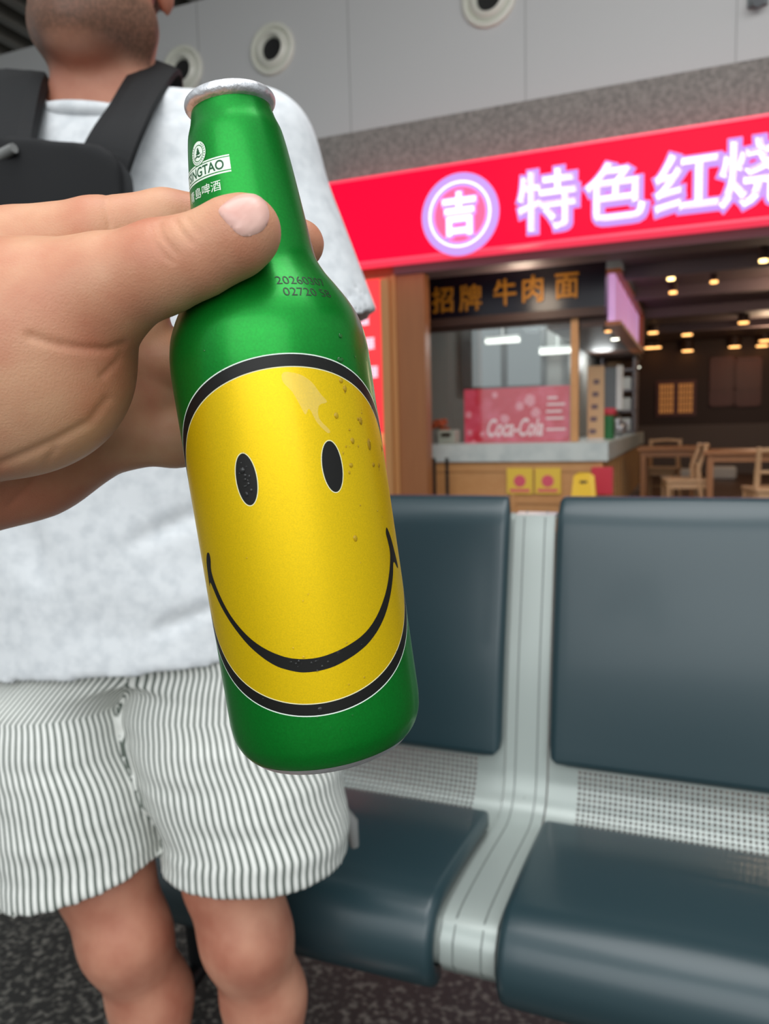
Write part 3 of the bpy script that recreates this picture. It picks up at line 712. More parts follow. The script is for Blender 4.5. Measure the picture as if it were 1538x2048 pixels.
def pat(s):
    """point and upper/front normal on the shell profile at arc length s"""
    p = np.array([np.interp(s, PS, PR[:, 0]), np.interp(s, PS, PR[:, 1])]); e = .004
    a = np.array([np.interp(s-e, PS, PR[:, 0]), np.interp(s-e, PS, PR[:, 1])]); b = np.array([np.interp(s+e, PS, PR[:, 0]), np.interp(s+e, PS, PR[:, 1])])
    t = b-a; t /= np.linalg.norm(t)+1e-9; return p, np.array([t[1], -t[0]])*1.0
def sfor(n, z): return PS[np.argmin((PR[:, 0]-n)**2+(PR[:, 1]-z)**2)]
def onshell(u, s, w_):
    p, q = pat(s); return LB(u, p[0]+q[0]*w_, p[1]+q[1]*w_)
def strip(u0, u1, s0, s1, w0, w1, nu=3, ns=40):
    v = []; f = []
    for k, w_ in enumerate((w0, w1)):
        for i in range(nu+1):
            for j in range(ns+1): v.append(onshell(u0+(u1-u0)*i/nu, s0+(s1-s0)*j/ns, w_))
    def I(k, i, j): return k*(nu+1)*(ns+1)+i*(ns+1)+j
    for i in range(nu):
        for j in range(ns): f.append((I(1, i, j), I(1, i+1, j), I(1, i+1, j+1), I(1, i, j+1))); f.append((I(0, i, j), I(0, i, j+1), I(0, i+1, j+1), I(0, i+1, j)))
    for j in range(ns): f.append((I(0, 0, j), I(1, 0, j), I(1, 0, j+1), I(0, 0, j+1))); f.append((I(0, nu, j), I(0, nu, j+1), I(1, nu, j+1), I(1, nu, j)))
    for i in range(nu): f.append((I(0, i, 0), I(0, i+1, 0), I(1, i+1, 0), I(1, i, 0))); f.append((I(0, i, ns), I(1, i, ns), I(1, i+1, ns), I(0, i+1, ns)))
    mm = MB(); mm.v = [tuple(a) for a in v]; mm.f = f; return mm
def pad(u0, u1, s0, s1, th, r):
    hu, hs, ht = (u1-u0)/2, (s1-s0)/2, th/2
    v, f = rbox(hu, hs, ht, ht*.98, 5, 26)
    out = []
    for a in v:
        # plan corners rounded, slight crown in the middle
        x, y, z = a; cx = max(abs(x)-(hu-r), 0); cy = max(abs(y)-(hs-r), 0); d = math.hypot(cx, cy)
        if d > r and cx > 0 and cy > 0: k = r/d; x = math.copysign(hu-r+cx*k, x); y = math.copysign(hs-r+cy*k, y)
        crown = .006*(1-(x/hu)**2)*(1-(y/hs)**2) if z > 0 else 0
        out.append(onshell((u0+u1)/2+x, (s0+s1)/2+y, ht+z+crown+.003))
    mm = MB(); mm.v = [tuple(a) for a in out]; mm.f = f; return mm
PITCHB = .56
BE = empty('airport_bench', LB(0, .2, 0), 'long airport waiting bench with dark teal padded seats on a pale grey metal frame', 'bench')
sb0, sb1 = sfor(.050, .409), sfor(-.016, .485)
cells = [-2, -1, 0]
smax = PS[-1]
for k in (-2, -1, 0, 1):
    c = k*PITCHB
    if k > -2 or True:
        strip(c-.037, c+.037, .004, smax, -.004, .006).build('divider', M['steel'], BE, True)
        for q in (-.019, .019): strip(c+q-.0012, c+q+.0012, .006, smax-.004, .005, .0066, 1).build('divider_seam', M['steelline'], BE)
for k in (-2, -1, 0):
    u0 = k*PITCHB+.041; u1 = (k+1)*PITCHB-.041
    strip(u0-.002, u1+.002, .004, sb0-.055, -.004, .0).build('seat_shell', M['steel'], BE, True)
    strip(u0-.002, u1+.002, sb1+.03, smax, -.004, .0).build('back_shell', M['steel'], BE, True)
    pad(u0+.001, u1-.001, -.002, sfor(.066, .410), .028, .03).build('seat_pad', M['teal'], BE, True)
    pad(u0+.001, u1-.001, sfor(-.020, .500), smax-.004, .030, .03).build('backrest_pad', M['teal'], BE, True)
    # perforated band with plain ends
    a0, a1 = u0+.048, u1-.048; S0, S1 = sb0-.06, sb1+.04; p = .0086
    strip(u0-.002, a0, S0, S1, -.003, .001, 1, 24).build('plain_band', M['steel'], BE, True)
    strip(a1, u1+.002, S0, S1, -.003, .001, 1, 24).build('plain_band', M['steel'], BE, True)
    nu = int((a1-a0)/p); ns = int((S1-S0)/p); pu = (a1-a0)/nu; ps = (S1-S0)/ns; mm = MB(); V = []; Fc = []
    for i in range(nu):
        for j in range(ns):
            b = len(V); cu = a0+(i+.5)*pu; cs = S0+(j+.5)*ps
            sq = [(-.5, -.5), (0, -.5), (.5, -.5), (.5, 0), (.5, .5), (0, .5), (-.5, .5), (-.5, 0)]
            for x, y in sq: V.append(onshell(cu+x*pu, cs+y*ps, .001))
            for x, y in sq:
                l = math.hypot(x, y); V.append(onshell(cu+x/l*.0031, cs+y/l*.0031, .001))
            for x, y in sq:
                l = math.hypot(x, y); V.append(onshell(cu+x/l*.0031, cs+y/l*.0031, -.001))
            for q in range(8):
                q2 = (q+1) % 8; Fc.append((b+q, b+q2, b+8+q2, b+8+q)); Fc.append((b+8+q, b+8+q2, b+16+q2, b+16+q))
    mm.v = [tuple(a) for a in V]; mm.f = Fc; mm.build('perforated_band', M['steel'], BE)
m = MB(LB); m.box(-2.05*PITCHB, 1.05*PITCHB, .10, .17, .33, .40, .008); m.build('beam', M['leg'], BE)
for u in (-.62, .48):
    m = MB(LB); m.tube([(u, .14, .33), (u, .12, .06)], .025, 12); m.tube([(u, -.14, .018), (u, .12, .05), (u, .34, .018)], .02, 10); m.build('leg', M['leg'], BE, True)
for k in (-2, -1, 0, 1):
    c = k*PITCHB; m = MB(LB); m.tube([(c, .36, .40), (c, .13, .39), (c, .02, .40), (c, -.05, .50), (c, -.10, .70)], .012, 8); m.build('bracket', M['leg'], BE, True)

# ================================================================== STANDING MAN
def skinmat(name, c1, c2, scale, rough=.5, redattr=False, beard=False, bump=(500, .15, .0006)):
    m = mat(name, c1, rough, noise=(scale, c2, .35, .68, 4), sss=.12, bump=bump, spec=.4)
    nt = m.node_tree; b = nt.nodes['Principled BSDF']
    if beard:
        at = nt.nodes.new('ShaderNodeAttribute'); at.attribute_name = 'beard'
        n = nt.nodes.new('ShaderNodeTexNoise'); n.inputs['Scale'].default_value = 260; co = nt.nodes['Texture Coordinate']; nt.links.new(co.outputs['Object'], n.inputs['Vector'])
        r = nt.nodes.new('ShaderNodeMapRange'); r.inputs[1].default_value = .3; r.inputs[2].default_value = .6; r.inputs[3].default_value = .72; r.inputs[4].default_value = .95
        nt.links.new(n.outputs[0], r.inputs[0]); mu = nt.nodes.new('ShaderNodeMath'); mu.operation = 'MULTIPLY'; nt.links.new(at.outputs['Fac'], mu.inputs[0]); nt.links.new(r.outputs[0], mu.inputs[1])
        x = nt.nodes.new('ShaderNodeMix'); x.data_type = 'RGBA'; x.inputs[7].default_value = lin((92, 66, 50)); nt.links.new(nt.nodes[m['mixnode']].outputs[2], x.inputs[6]); nt.links.new(mu.outputs[0], x.inputs[0])
        x2 = nt.nodes.new('ShaderNodeMix'); x2.data_type = 'RGBA'; x2.inputs[7].default_value = lin((206, 104, 100)); at2 = nt.nodes.new('ShaderNodeAttribute'); at2.attribute_name = 'lips'
        nt.links.new(x.outputs[2], x2.inputs[6]); nt.links.new(at2.outputs['Fac'], x2.inputs[0]); nt.links.new(x2.outputs[2], b.inputs['Base Color'])
    return m
M['manskin'] = skinmat('man_skin', (202, 144, 118), (172, 108, 86), 14, .55, beard=True, bump=(160, .15, .001))
M['shirt'] = mat('white_heather_cotton', (222, 224, 226), .85, noise=(60, (204, 207, 210), .4, .7, 3), bump=(24, .25, .006))
M['shoe'] = mat('white_canvas_shoe', (205, 205, 200), .7); M['sole'] = mat('shoe_sole', (235, 235, 230), .6)
M['eye'] = mat('eye_white', (235, 230, 225), .2); M['iris'] = mat('eye_iris', (60, 90, 110), .2); M['hair'] = mat('brown_hair', (84, 58, 40), .7, bump=(90, .8, .004))
Y0 = .97
nk = Q(213, 160, .99); hd = Q(200, 40, .99); hx = hd[0]
chin = Q(200, 66, .885)
PM = empty('person', (-.30, Y0, 0), 'man in white t-shirt, striped shorts and black chest bag, standing behind the bottle', 'person')
V = Vol([-.86, .74, -.01], [.14, 1.24, 1.80], .0065)
# head
V.ell((hx, .995, chin[2]+.155), (.074, .095, .105), .02)
V.ell((hx, .955, chin[2]+.075), (.059, .072, .075), .03)
V.ell((hx, .915, chin[2]+.024), (.040, .034, .026), .03)
V.cone((hx-.045, .965, chin[2]+.045), (hx, .905, chin[2]+.020), .030, .024, .03); V.cone((hx+.045, .965, chin[2]+.045), (hx, .905, chin[2]+.020), .030, .024, .03)
V.cone((hx, .900, chin[2]+.125), (hx, .868, chin[2]+.088), .010, .014, .015)
V.ell((hx, .880, chin[2]+.057), (.025, .012, .006), .006); V.ell((hx, .880, chin[2]+.043), (.022, .012, .008), .006)
for sx in (-1, 1):
    V.ell((hx+sx*.078, 1.0, chin[2]+.105), (.010, .020, .032), .008)
    V.ell((hx+sx*.031, .893, chin[2]+.122), (.014, .010, .008), .006, 'sub')
    V.cone((hx+sx*.012, .880, chin[2]+.137), (hx+sx*.050, .893, chin[2]+.137), .009, .008, .010)
# neck and torso
V.cone((nk[0]+.004, 1.01, nk[2]-.08), (hx, .99, chin[2]+.03), .060, .056, .03)
sR = Q(515, 305, .99); sL = Q(-95, 345, 1.0)     # shoulder joints: his left (picture right), his right
nb = np.array([nk[0], 1.0, nk[2]-.07])
V.cone(nb, sR, .055, .05, .05); V.cone(nb, sL, .055, .05, .05)
hipx = Q(330, 1400, .97)[0]; hz = .86
V.loft([(.80, hipx, .975, .145, .095), (.88, hipx, .975, .155, .10), (1.0, hipx-.01, .975, .145, .095), (1.18, nk[0]+.02, .98, .165, .10), (1.33, nk[0], .985, .165, .095), (1.42, nk[0], .99, .12, .07)], .06)
# arms: upper arm, forearm, hand in the pocket / behind the bottle
eR = Q(690, 850, 1.02); wR = Q(712, 1110, .965); hR = Q(712, 1215, .95)
V.chain([(sR, .052), (eR, .041), (wR, .029)], .02); V.ell(hR, (.022, .040, .048), .02)
for i in range(4):
    a = hR+np.array([.002, -.028+.018*i, -.035]); b = a+np.array([-.004, 0, -.035]); c = b+np.array([-.012, 0, -.022-.004*(i in (1, 2))])
    V.chain([(a, .0095), (b, .009), (c, .0075)], .004)
V.chain([(hR+np.array([-.008, -.035, .01]), .011), (hR+np.array([-.018, -.045, -.03]), .010), (hR+np.array([-.02, -.04, -.06]), .008)], .006)
eL = sL+np.array([-.06, .04, -.28]); wL = eL+np.array([.03, -.02, -.25]); hL = wL+np.array([.0, -.02, -.08])
V.chain([(sL, .052), (eL, .042), (wL, .028)], .02); V.ell(hL, (.026, .040, .050), .02)
for i in range(4):
    a = hL+np.array([-.004, -.028+.018*i, -.035]); b = a+np.array([.008, 0, -.035]); c = b+np.array([.016, 0, -.022-.004*(i in (1, 2))])
    V.chain([(a, .0095), (b, .009), (c, .0075)], .004)
V.chain([(hL+np.array([.01, -.035, .01]), .011), (hL+np.array([.025, -.045, -.03]), .010), (hL+np.array([.03, -.04, -.06]), .008)], .006)
# legs
def leg(px):  # pixel anchors of knee/calf, returns chain
    return px
kA = [Q(150, 1480, .96), Q(208, 1745, .935), Q(252, 1870, .930), Q(294, 2035, .945)]
kB = [Q(420, 1480, .96), Q(462, 1745, .925), Q(494, 1870, .915), Q(522, 2035, .925)]
feet = []
for (a, b, c, d) in (kA, kB):
    top = np.array([a[0], .975, .80]); foot = np.array([d[0]+.01, d[1]+.03, .09])
    V.chain([(top, .075), (a, .070), (b, .056), (c, .054)], .03)
    kz = c.copy(); V.ell((c[0], c[1]-.022, c[2]+.012), (.038, .034, .042), .03)
    mid = np.array([(d[0]*.7+foot[0]*.3), d[1]+.012, d[2]+.02])
    V.chain([(c, .050), (mid, .050), (np.array([foot[0], foot[1]-.01, .18]), .038), (foot, .036)], .03)
    V.cone(foot, foot+np.array([.0, -.13, -.045]), .034, .026, .02); feet.append(foot)
body, bv = V.build('body', M['manskin'], PM)
bz = (bv[:, 2]-chin[2]); bd = np.clip(1-np.abs(bz-.028)/.055, 0, 1)*(bv[:, 1] < .975)*(np.abs(bv[:, 0]-hx) < .085); mo = np.exp(-(((bv[:, 0]-hx)/.024)**2+((bz-.050)/.010)**2)**2)*(bv[:, 1] < .92)
bd = np.clip(bd*1.7, 0, 1)*np.where(bz < .02, np.clip((bz+.02)/.035, 0, 1), 1)*(1-.85*mo)
setattr_f(body, 'beard', np.clip(bd*1.2, 0, 1)); setattr_f(body, 'lips', mo*.8)
for sx in (-1, 1):
    ey = MB(); n = 12
    c = np.array([hx+sx*.031, .9015, chin[2]+.122]); vv = []; ff = []
    for i in range(9):
        for j in range(n): th = math.pi*i/8; ph = 2*math.pi*j/n; vv.append(c+.0115*np.array([math.sin(th)*math.cos(ph), math.sin(th)*math.sin(ph), math.cos(th)]))
    for i in range(8):
        for j in range(n): ff.append((i*n+j, i*n+(j+1) % n, (i+1)*n+(j+1) % n, (i+1)*n+j))
    e = mk('eye', vv, ff, M['eye'], PM, True); discmb(0, 0, .005, 0, tf=lambda s, n_, z: c+np.array([s, -.0117, z])).build('iris', M['iris'], e)
V = Vol([hx-.13, .86, chin[2]+.05], [hx+.13, 1.14, chin[2]+.32], .006)
V.ell((hx, 1.003, chin[2]+.168), (.083, .102, .110), .01); V.ell((hx, .90, chin[2]+.10), (.075, .075, .095), .02, 'sub')
V.ell((hx, .96, chin[2]+.03), (.12, .12, .06), .02, 'sub')
V.build('hair', M['hair'], PM)
# t-shirt
def sfold(X, Y, Z):
    f = .0035*fbm(X, Y, Z*1.6, 26, 3)+.0022*fbm(X, Y*.5, Z, 60, 5)
    for (x0, z0, x1, z1, w_, a) in folds:
        L2 = (x1-x0)**2+(z1-z0)**2; t = np.clip(((X-x0)*(x1-x0)+(Z-z0)*(z1-z0))/L2, 0, 1); d2 = (X-x0-t*(x1-x0))**2+(Z-z0-t*(z1-z0))**2
        f = f+a*np.exp(-d2/w_**2)*np.sin(math.pi*np.clip(t*.9+.05, 0, 1))
    return f
def fz(px, py): q = Q(px, py, .87); return q[0], q[2]
folds = [(*fz(250, 1095), *fz(440, 1005), .010, .007), (*fz(300, 1265), *fz(450, 1205), .009, .006), (*fz(40, 1010), *fz(95, 1180), .02, .010), (*fz(560, 330), *fz(640, 600), .010, .006), (*fz(230, 450), *fz(300, 300), .012, .006), (*fz(600, 400), *fz(520, 520), .012, .006)]
hemz = lambda X, Y: Q(250, 1352, .865)[2]+.012*(X+.33)/.2*1.2+.0*Y
V = Vol([-.72, .78, .74], [.06, 1.22, 1.50], .0055)
cx0 = nk[0]
hz0 = Q(250, 1352, .865)[2]
V.loft([(hz0-.02, hipx-.02, .985, .228, .134), (hz0+.12, hipx-.03, .985, .216, .130), (1.05, hipx-.03, .985, .20, .125), (1.18, cx0+.03, .988, .198, .127), (1.30, cx0+.01, .99, .19, .122), (1.39, cx0, .993, .16, .105), (1.445, cx0, .998, .11, .088), (1.462, cx0, 1.0, .085, .07)], .04, e=2.3, fold=sfold, zcap=hemz)
V.cone(nb+np.array([0, 0, .0]), sR+np.array([0, 0, -.004]), .066, .066, .05); V.cone(nb, sL+np.array([0, 0, -.004]), .066, .066, .05)
sE = Q(636, 690, 1.0); V.cone(sR, sE, .068, .086, .03)
sEL = sL+np.array([-.045, .02, -.22]); V.cone(sL, sEL, .068, .084, .03)
# cuffs cut square, hem hollow, neckline opening
def plane(c, nrm, rad, mode='sub'):
    c = np.array(c); nrm = np.array(nrm)/np.linalg.norm(nrm)
    def fn(X, Y, Z):
        h_ = (X-c[0])*nrm[0]+(Y-c[1])*nrm[1]+(Z-c[2])*nrm[2]; d = np.sqrt((X-c[0])**2+(Y-c[1])**2+(Z-c[2])**2)-rad
        return np.maximum(-h_, d)
    V.prim(fn, c-rad, c+rad, .002, 'sub')
dR = (sE-sR)/np.linalg.norm(sE-sR); dR2 = dR+np.array([.18, 0, .0]); plane(sE-dR*.004, dR2, .13)
V.cone(sE-dR*.03, sE+dR*.04, .076, .080, .003, 'sub')
dL = (sEL-sL)/np.linalg.norm(sEL-sL); plane(sEL, dL, .13); V.cone(sEL-dL*.03, sEL+dL*.04, .074, .078, .003, 'sub')
V.loft([(hz0-.04, hipx-.02, .985, .218, .124), (hz0+.045, hipx-.02, .985, .210, .120)], .004, e=2.3, mode='sub')
cf = Q(158, 226, .912); ncl = np.array([nk[0]-.002, .990, cf[2]+.012])
V.ell(ncl+np.array([0, 0, .018]), (.072, .086, .040), .004, 'sub')
shirt, sv = V.build('t_shirt', M['shirt'], PM)
# ribbed collar ring around the neckline
cr = MB(); pts = []
for k in range(41):
    a = 2*math.pi*k/40; pts.append(ncl+np.array([.070*math.cos(a), .080*math.sin(a), .012*math.sin(a)-.006*math.cos(a)+.004]))
cr.tube(pts, .0085, 10, False); cr.build('collar', M['shirt'], PM, True)
# hem band
# shorts
def shfold(X, Y, Z): return .0055*fbm(X, Y*.4, Z*2.2, 34, 11)+.0025*fbm(X*.5, Y*.3, Z*3, 60, 12)
rowsA = []; rowsB = []
def srow(y, xl, xr, Yc, b):
    l, r_ = Q(xl, y, Yc), Q(xr, y, Yc); return (Q((xl+xr)/2, y, Yc-b)[2], (l[0]+r_[0])/2, Yc, (r_[0]-l[0])/2, b)
V = Vol([-.66, .74, .44], [.06, 1.22, .98], .005)
zA = Q(110, 1826, .835)[2]; zB = Q(500, 1806, .828)[2]
capA = lambda X, Y: zA+.02*(X+.40)/.1+0*Y; capB = lambda X, Y: zB+.0*X
fA = srow(1745, 2, 332, .940, .105); fB = srow(1725, 334, 698, .932, .105)
rowsA = [(zA-.06, fA[1], .940, fA[3], .105), (zA+.04, fA[1], .942, fA[3], .105), srow(1640, -12, 312, .95, .108), srow(1540, -25, 288, .965, .112), srow(1450, -30, 275, .972, .108), (.815, hipx-.095, .975, .105, .098), (.92, hipx-.07, .98, .11, .090)]
rowsB = [(zB-.06, fB[1], .932, fB[3], .105), (zB+.04, fB[1], .936, fB[3], .105), srow(1640, 300, 690, .95, .108), srow(1540, 270, 672, .965, .112), srow(1450, 255, 650, .972, .108), (.815, hipx+.085, .975, .115, .098), (.92, hipx+.07, .98, .11, .090)]
c1 = Q(125, 1450, .97); xm = Q(262, 1500, .87)[0]
V.loft(rowsA, .01, e=2.2, fold=shfold, zcap=capA)
W2 = Vol([-.66, .74, .44], [.06, 1.22, .98], .005)
W2.loft(rowsB, .01, e=2.2, fold=shfold, zcap=capB)
V.D = smin(V.D, W2.D, .012)
V.loft([(.80, hipx, .975, .175, .098), (.95, hipx, .98, .185, .095)], .03, e=2.3)
for f_, zz in ((fA, zA), (fB, zB)):
    V.loft([(zz-.08, f_[1], f_[2], f_[3]-.009, .096), (zz+.03, f_[1], f_[2], f_[3]-.014, .090), (zz+.07, f_[1], f_[2], f_[3]-.026, .080)], .003, e=2.2, mode='sub')
def stripemat():
    m = mat('seersucker_stripes', (226, 227, 220), .85, bump=(40, .3, .003)); nt = m.node_tree; b = nt.nodes['Principled BSDF']
    at = nt.nodes.new('ShaderNodeAttribute'); at.attribute_name = 'stripe'
    fr_ = nt.nodes.new('ShaderNodeMath'); fr_.operation = 'FRACT'; nt.links.new(at.outputs['Fac'], fr_.inputs[0])
    r1 = nt.nodes.new('ShaderNodeMath'); r1.operation = 'PINGPONG'; r1.inputs[1].default_value = .5; nt.links.new(fr_.outputs[0], r1.inputs[0])
    mr = nt.nodes.new('ShaderNodeMapRange'); mr.interpolation_type = 'SMOOTHSTEP'; mr.inputs[1].default_value = .15; mr.inputs[2].default_value = .25; mr.inputs[3].default_value = 1; mr.inputs[4].default_value = 0
    nt.links.new(r1.outputs[0], mr.inputs[0])
    x = nt.nodes.new('ShaderNodeMix'); x.data_type = 'RGBA'; x.inputs[6].default_value = lin((232, 232, 226)); x.inputs[7].default_value = lin((92, 100, 92))
    nt.links.new(mr.outputs[0], x.inputs[0]); nt.links.new(x.outputs[2], b.inputs['Base Color']); return m
M['stripes'] = stripemat()
shorts, hv_ = V.build('striped_shorts', M['stripes'], PM)
def ctr(rows, z): q = sorted(rows); return np.interp(z, [a[0] for a in q], [a[1] for a in q])
def edg(rows, z, sg): q = sorted(rows); return np.interp(z, [a[0] for a in q], [a[1]+sg*a[3] for a in q])
mid_ = (edg(rowsA, hv_[:, 2], 1)+edg(rowsB, hv_[:, 2], -1))/2
sw = np.where(hv_[:, 0] < mid_, -1, 1)
ccx = np.where(sw < 0, ctr(rowsA, hv_[:, 2]), ctr(rowsB, hv_[:, 2]))
sm = shorts.data; nl_ = len(sm.loops); lv = np.zeros(nl_, np.int32); sm.loops.foreach_get('vertex_index', lv)
fq = lv.reshape(-1, 4); fs = (sw[fq].sum(1) < 0).repeat(4); X_ = hv_[lv]
cc = np.where(fs, ctr(rowsA, X_[:, 2]), ctr(rowsB, X_[:, 2])); an_ = np.arctan2(X_[:, 0]-cc, -(X_[:, 1]-.965))
back = (an_.reshape(-1, 4).max(1)-an_.reshape(-1, 4).min(1) > 3).repeat(4); an_ = np.where(back & (an_ < 0), an_+2*math.pi, an_)
at_ = sm.attributes.new('stripe', 'FLOAT', 'CORNER'); at_.data.foreach_set('value', (an_*.110/.0078+.10*np.sin(X_[:, 2]*90)+300).astype(np.float32))
# pocket tab / dark zip pull at the outer hem
q = Q(702, 1655, .97)
tb = MB(); tb.tube([q+np.array([-.012, 0, .03]), q+np.array([.0, -.004, .01]), q+np.array([.004, -.002, -.025])], [.006, .010, .006], 10); tb.build('pocket_tab', M['bagtrim'], PM, True)
for i, ft in enumerate(feet):
    V = Vol(ft+np.array([-.07, -.24, -.10]), ft+np.array([.07, .08, .05]), .006)
    V.cone(ft+np.array([0, .01, -.03]), ft+np.array([0, -.06, -.04]), .043, .042, .02); V.cone(ft+np.array([0, -.06, -.04]), ft+np.array([0, -.16, -.055]), .042, .032, .02); V.cone(ft+np.array([0, .01, -.02]), ft+np.array([0, .015, .02]), .042, .043, .01)
    V.ell(ft+np.array([0, .015, .045]), (.037, .037, .04), .005, 'sub')
    o, _v = V.build('shoe', M['shoe'], PM)
    v, f = rbox(.045, .125, .013, .012, 3, 2); mm = MB(); mm.add([ft+np.array([a[0]*(1-.25*abs(a[1])/.125), a[1]-.07, a[2]-.077]) for a in v], f); mm.build('sole', M['sole'], o, True)
# ================================================================== CHEST BAG
BG = empty('chest_bag', Q(60, 560, .83), 'black nylon chest bag with wide straps worn over the white t-shirt', 'bag')
V = Vol([-.62, .74, 1.02], [-.24, .93, 1.40], .005)
def panel(X, Y, Z):
    return 0
bc = Q(35, 520, .835)
def bagfn(X, Y, Z):
    x = X-bc[0]; z = Z-bc[2]+.10*x; y = Y-bc[1]
    w_ = .122; h_ = .118; t_ = .028
    qx = np.abs(x)-w_+.03; qz = np.abs(z)-h_+.03; d2 = np.sqrt(np.maximum(qx, 0)**2+np.maximum(qz, 0)**2)+np.minimum(np.maximum(qx, qz), 0)-.03
    ty = np.abs(y)-t_*(1-.25*(x/w_)**2)
    return np.maximum(d2, 0)*1.0+np.where(d2 > 0, np.maximum(ty, 0)*.5, np.maximum(ty, d2)) - .003 + .0025*fbm(X, Y, Z, 45, 21) if False else np.maximum(d2, ty)+.002*fbm(X, Y, Z, 45, 21)
V.prim(bagfn, bc-.14, bc+.14, .004)
V.build('bag_body', M['bag'], BG, 3)
def ribbon(pts, nrms, wid, th, name, m, parent):
    pts = [np.array(p, float) for p in pts]; 
    # resample smoothly
    R_ = []; N_ = []; Wd = []; mct = len(pts)
    wid = [wid]*mct if np.isscalar(wid) else wid
    for i in range(mct-1):
        g = lambda k: pts[min(max(k, 0), mct-1)]
        for t in np.arange(8)/8:
            p0, p1, p2, p3 = g(i-1), g(i), g(i+1), g(i+2); R_.append(.5*((2*p1)+(-p0+p2)*t+(2*p0-5*p1+4*p2-p3)*t*t+(-p0+3*p1-3*p2+p3)*t**3))
            N_.append(np.array(nrms[i])*(1-t)+np.array(nrms[i+1])*t); Wd.append(wid[i]*(1-t)+wid[i+1]*t)
    R_.append(pts[-1]); N_.append(np.array(nrms[-1], float)); Wd.append(wid[-1]); v = []; f = []
    for i, p in enumerate(R_):
        t = R_[min(i+1, len(R_)-1)]-R_[max(i-1, 0)]; t /= np.linalg.norm(t); n_ = N_[i]/np.linalg.norm(N_[i]); b = np.cross(t, n_); b /= np.linalg.norm(b); n_ = np.cross(b, t)
        for (x, y) in ((-.5, 0), (-.47, 1), (-.25, 1.25), (.25, 1.25), (.47, 1), (.5, 0)): v.append(p+b*Wd[i]*x+n_*th*y)
    k = 6
    for i in range(len(R_)-1):
        for j in range(k): f.append((i*k+j, i*k+(j+1) % k, (i+1)*k+(j+1) % k, (i+1)*k+j))
    f.append(tuple(range(k))); f.append(tuple(range(len(v)-1, len(v)-k-1, -1)))
    return mk(name, v, f, m, parent, False)
ribbon([Q(335, 170, 1.10), Q(325, 138, 1.02), Q(300, 160, .96), Q(262, 225, .89), Q(222, 300, .855), Q(185, 400, .85)], [(.4, .6, .6), (.3, 0, 1), (.2, -.5, .8), (0, -1, .4), (0, -1, .2), (0, -1, 0)], [.045, .045, .048, .05, .055, .06], .006, 'strap', M['bag'], BG)
ribbon([Q(40, 160, 1.10), Q(46, 176, 1.0), Q(38, 206, .93), Q(18, 270, .88), Q(5, 350, .845), Q(0, 440, .84)], [(-.3, .6, .6), (-.3, 0, 1), (-.2, -.6, .7), (0, -1, .3), (0, -1, .1), (0, -1, 0)], [.06, .068, .068, .065, .07, .08], .010, 'strap', M['bag'], BG)
q0, q1 = Q(0, 312, .81), Q(28, 296, .80)
mm = MB(); mm.tube([q0+np.array([-.02, 0, -.004]), q0, q1], [.005, .006, .005], 8); mm.build('zip_pull', M['bagtrim'], BG, True)

# ================================================================== BOTTLE
BB = P(661.5, 1480, .2475); TT = P(459, 200, .229); BL = np.linalg.norm(TT-BB); AX = (TT-BB)/BL
X0 = -FW+AX*(FW@AX); X0 /= np.linalg.norm(X0); Y0b = np.cross(AX, X0)
bp = [(.0, .0240), (.0016, .0262), (.0045, .0284), (.0085, .0298), (.013, .0302), (.05, .0302), (.100, .0302), (.1187, .0302), (.1241, .0299), (.130, .0288), (.1349, .0268), (.1403, .0236), (.1453, .0204), (.150, .0184), (.155, .0177), (.1595, .0173), (.1685, .0164), (.1788, .0153), (.1879, .0140), (.192, .0126), (.1955, .0118)]
_h = np.array([a for a, b in bp]); _r = np.array([b for a, b in bp])
def pch(x):   # monotone cubic through the profile
    x = np.asarray(x, float); h = np.diff(_h); dl = np.diff(_r)/h; m = np.zeros(len(_h)); m[1:-1] = np.where(dl[:-1]*dl[1:] > 0, 2*dl[:-1]*dl[1:]/(dl[:-1]+dl[1:]+1e-12), 0); m[0] = dl[0]; m[-1] = dl[-1]
    i = np.clip(np.searchsorted(_h, x)-1, 0, len(_h)-2); t = (x-_h[i])/h[i]
    return (2*t**3-3*t**2+1)*_r[i]+(t**3-2*t**2+t)*h[i]*m[i]+(-2*t**3+3*t**2)*_r[i+1]+(t**3-t**2)*h[i]*m[i+1]
def LBt(th, h, off=0.):   # bottle surface point, th radians
    r_ = float(pch(h))+off; return BB+AX*h+r_*(math.cos(th)*X0+math.sin(th)*Y0b)
def axpt(th, h, r_): return BB+AX*h+r_*(math.cos(th)*X0+math.sin(th)*Y0b)
BT = empty('beer_bottle', BB, 'green aluminium beer bottle with a yellow smiley face held in the hand', 'bottle')
def metal(name, rgb, rough, met, spk=(1500, .25), coat=0.):
    m = mat(name, rgb, rough, metal=met, coat=coat); nt = m.node_tree; b = nt.nodes['Principled BSDF']
    n = nt.nodes.new('ShaderNodeTexNoise'); n.inputs['Scale'].default_value = spk[0]; n.inputs['Detail'].default_value = 2; co = nt.nodes['Texture Coordinate']
    r = nt.nodes.new('ShaderNodeMapRange'); r.inputs[1].default_value = .3; r.inputs[2].default_value = .7; r.inputs[3].default_value = 1-spk[1]; r.inputs[4].default_value = 1+spk[1]
    x = nt.nodes.new('ShaderNodeVectorMath'); x.operation = 'SCALE'; x.inputs[0].default_value = lin(rgb)[:3]
    nt.links.new(co.outputs['Object'], n.inputs['Vector']); nt.links.new(n.outputs[0], r.inputs[0]); nt.links.new(r.outputs[0], x.inputs['Scale']); nt.links.new(x.outputs[0], b.inputs['Base Color'])
    u = nt.nodes.new('ShaderNodeBump'); u.inputs['Strength'].default_value = .08; u.inputs['Distance'].default_value = .0002; nt.links.new(n.outputs[0], u.inputs['Height']); nt.links.new(u.outputs[0], b.inputs['Normal'])
    return m
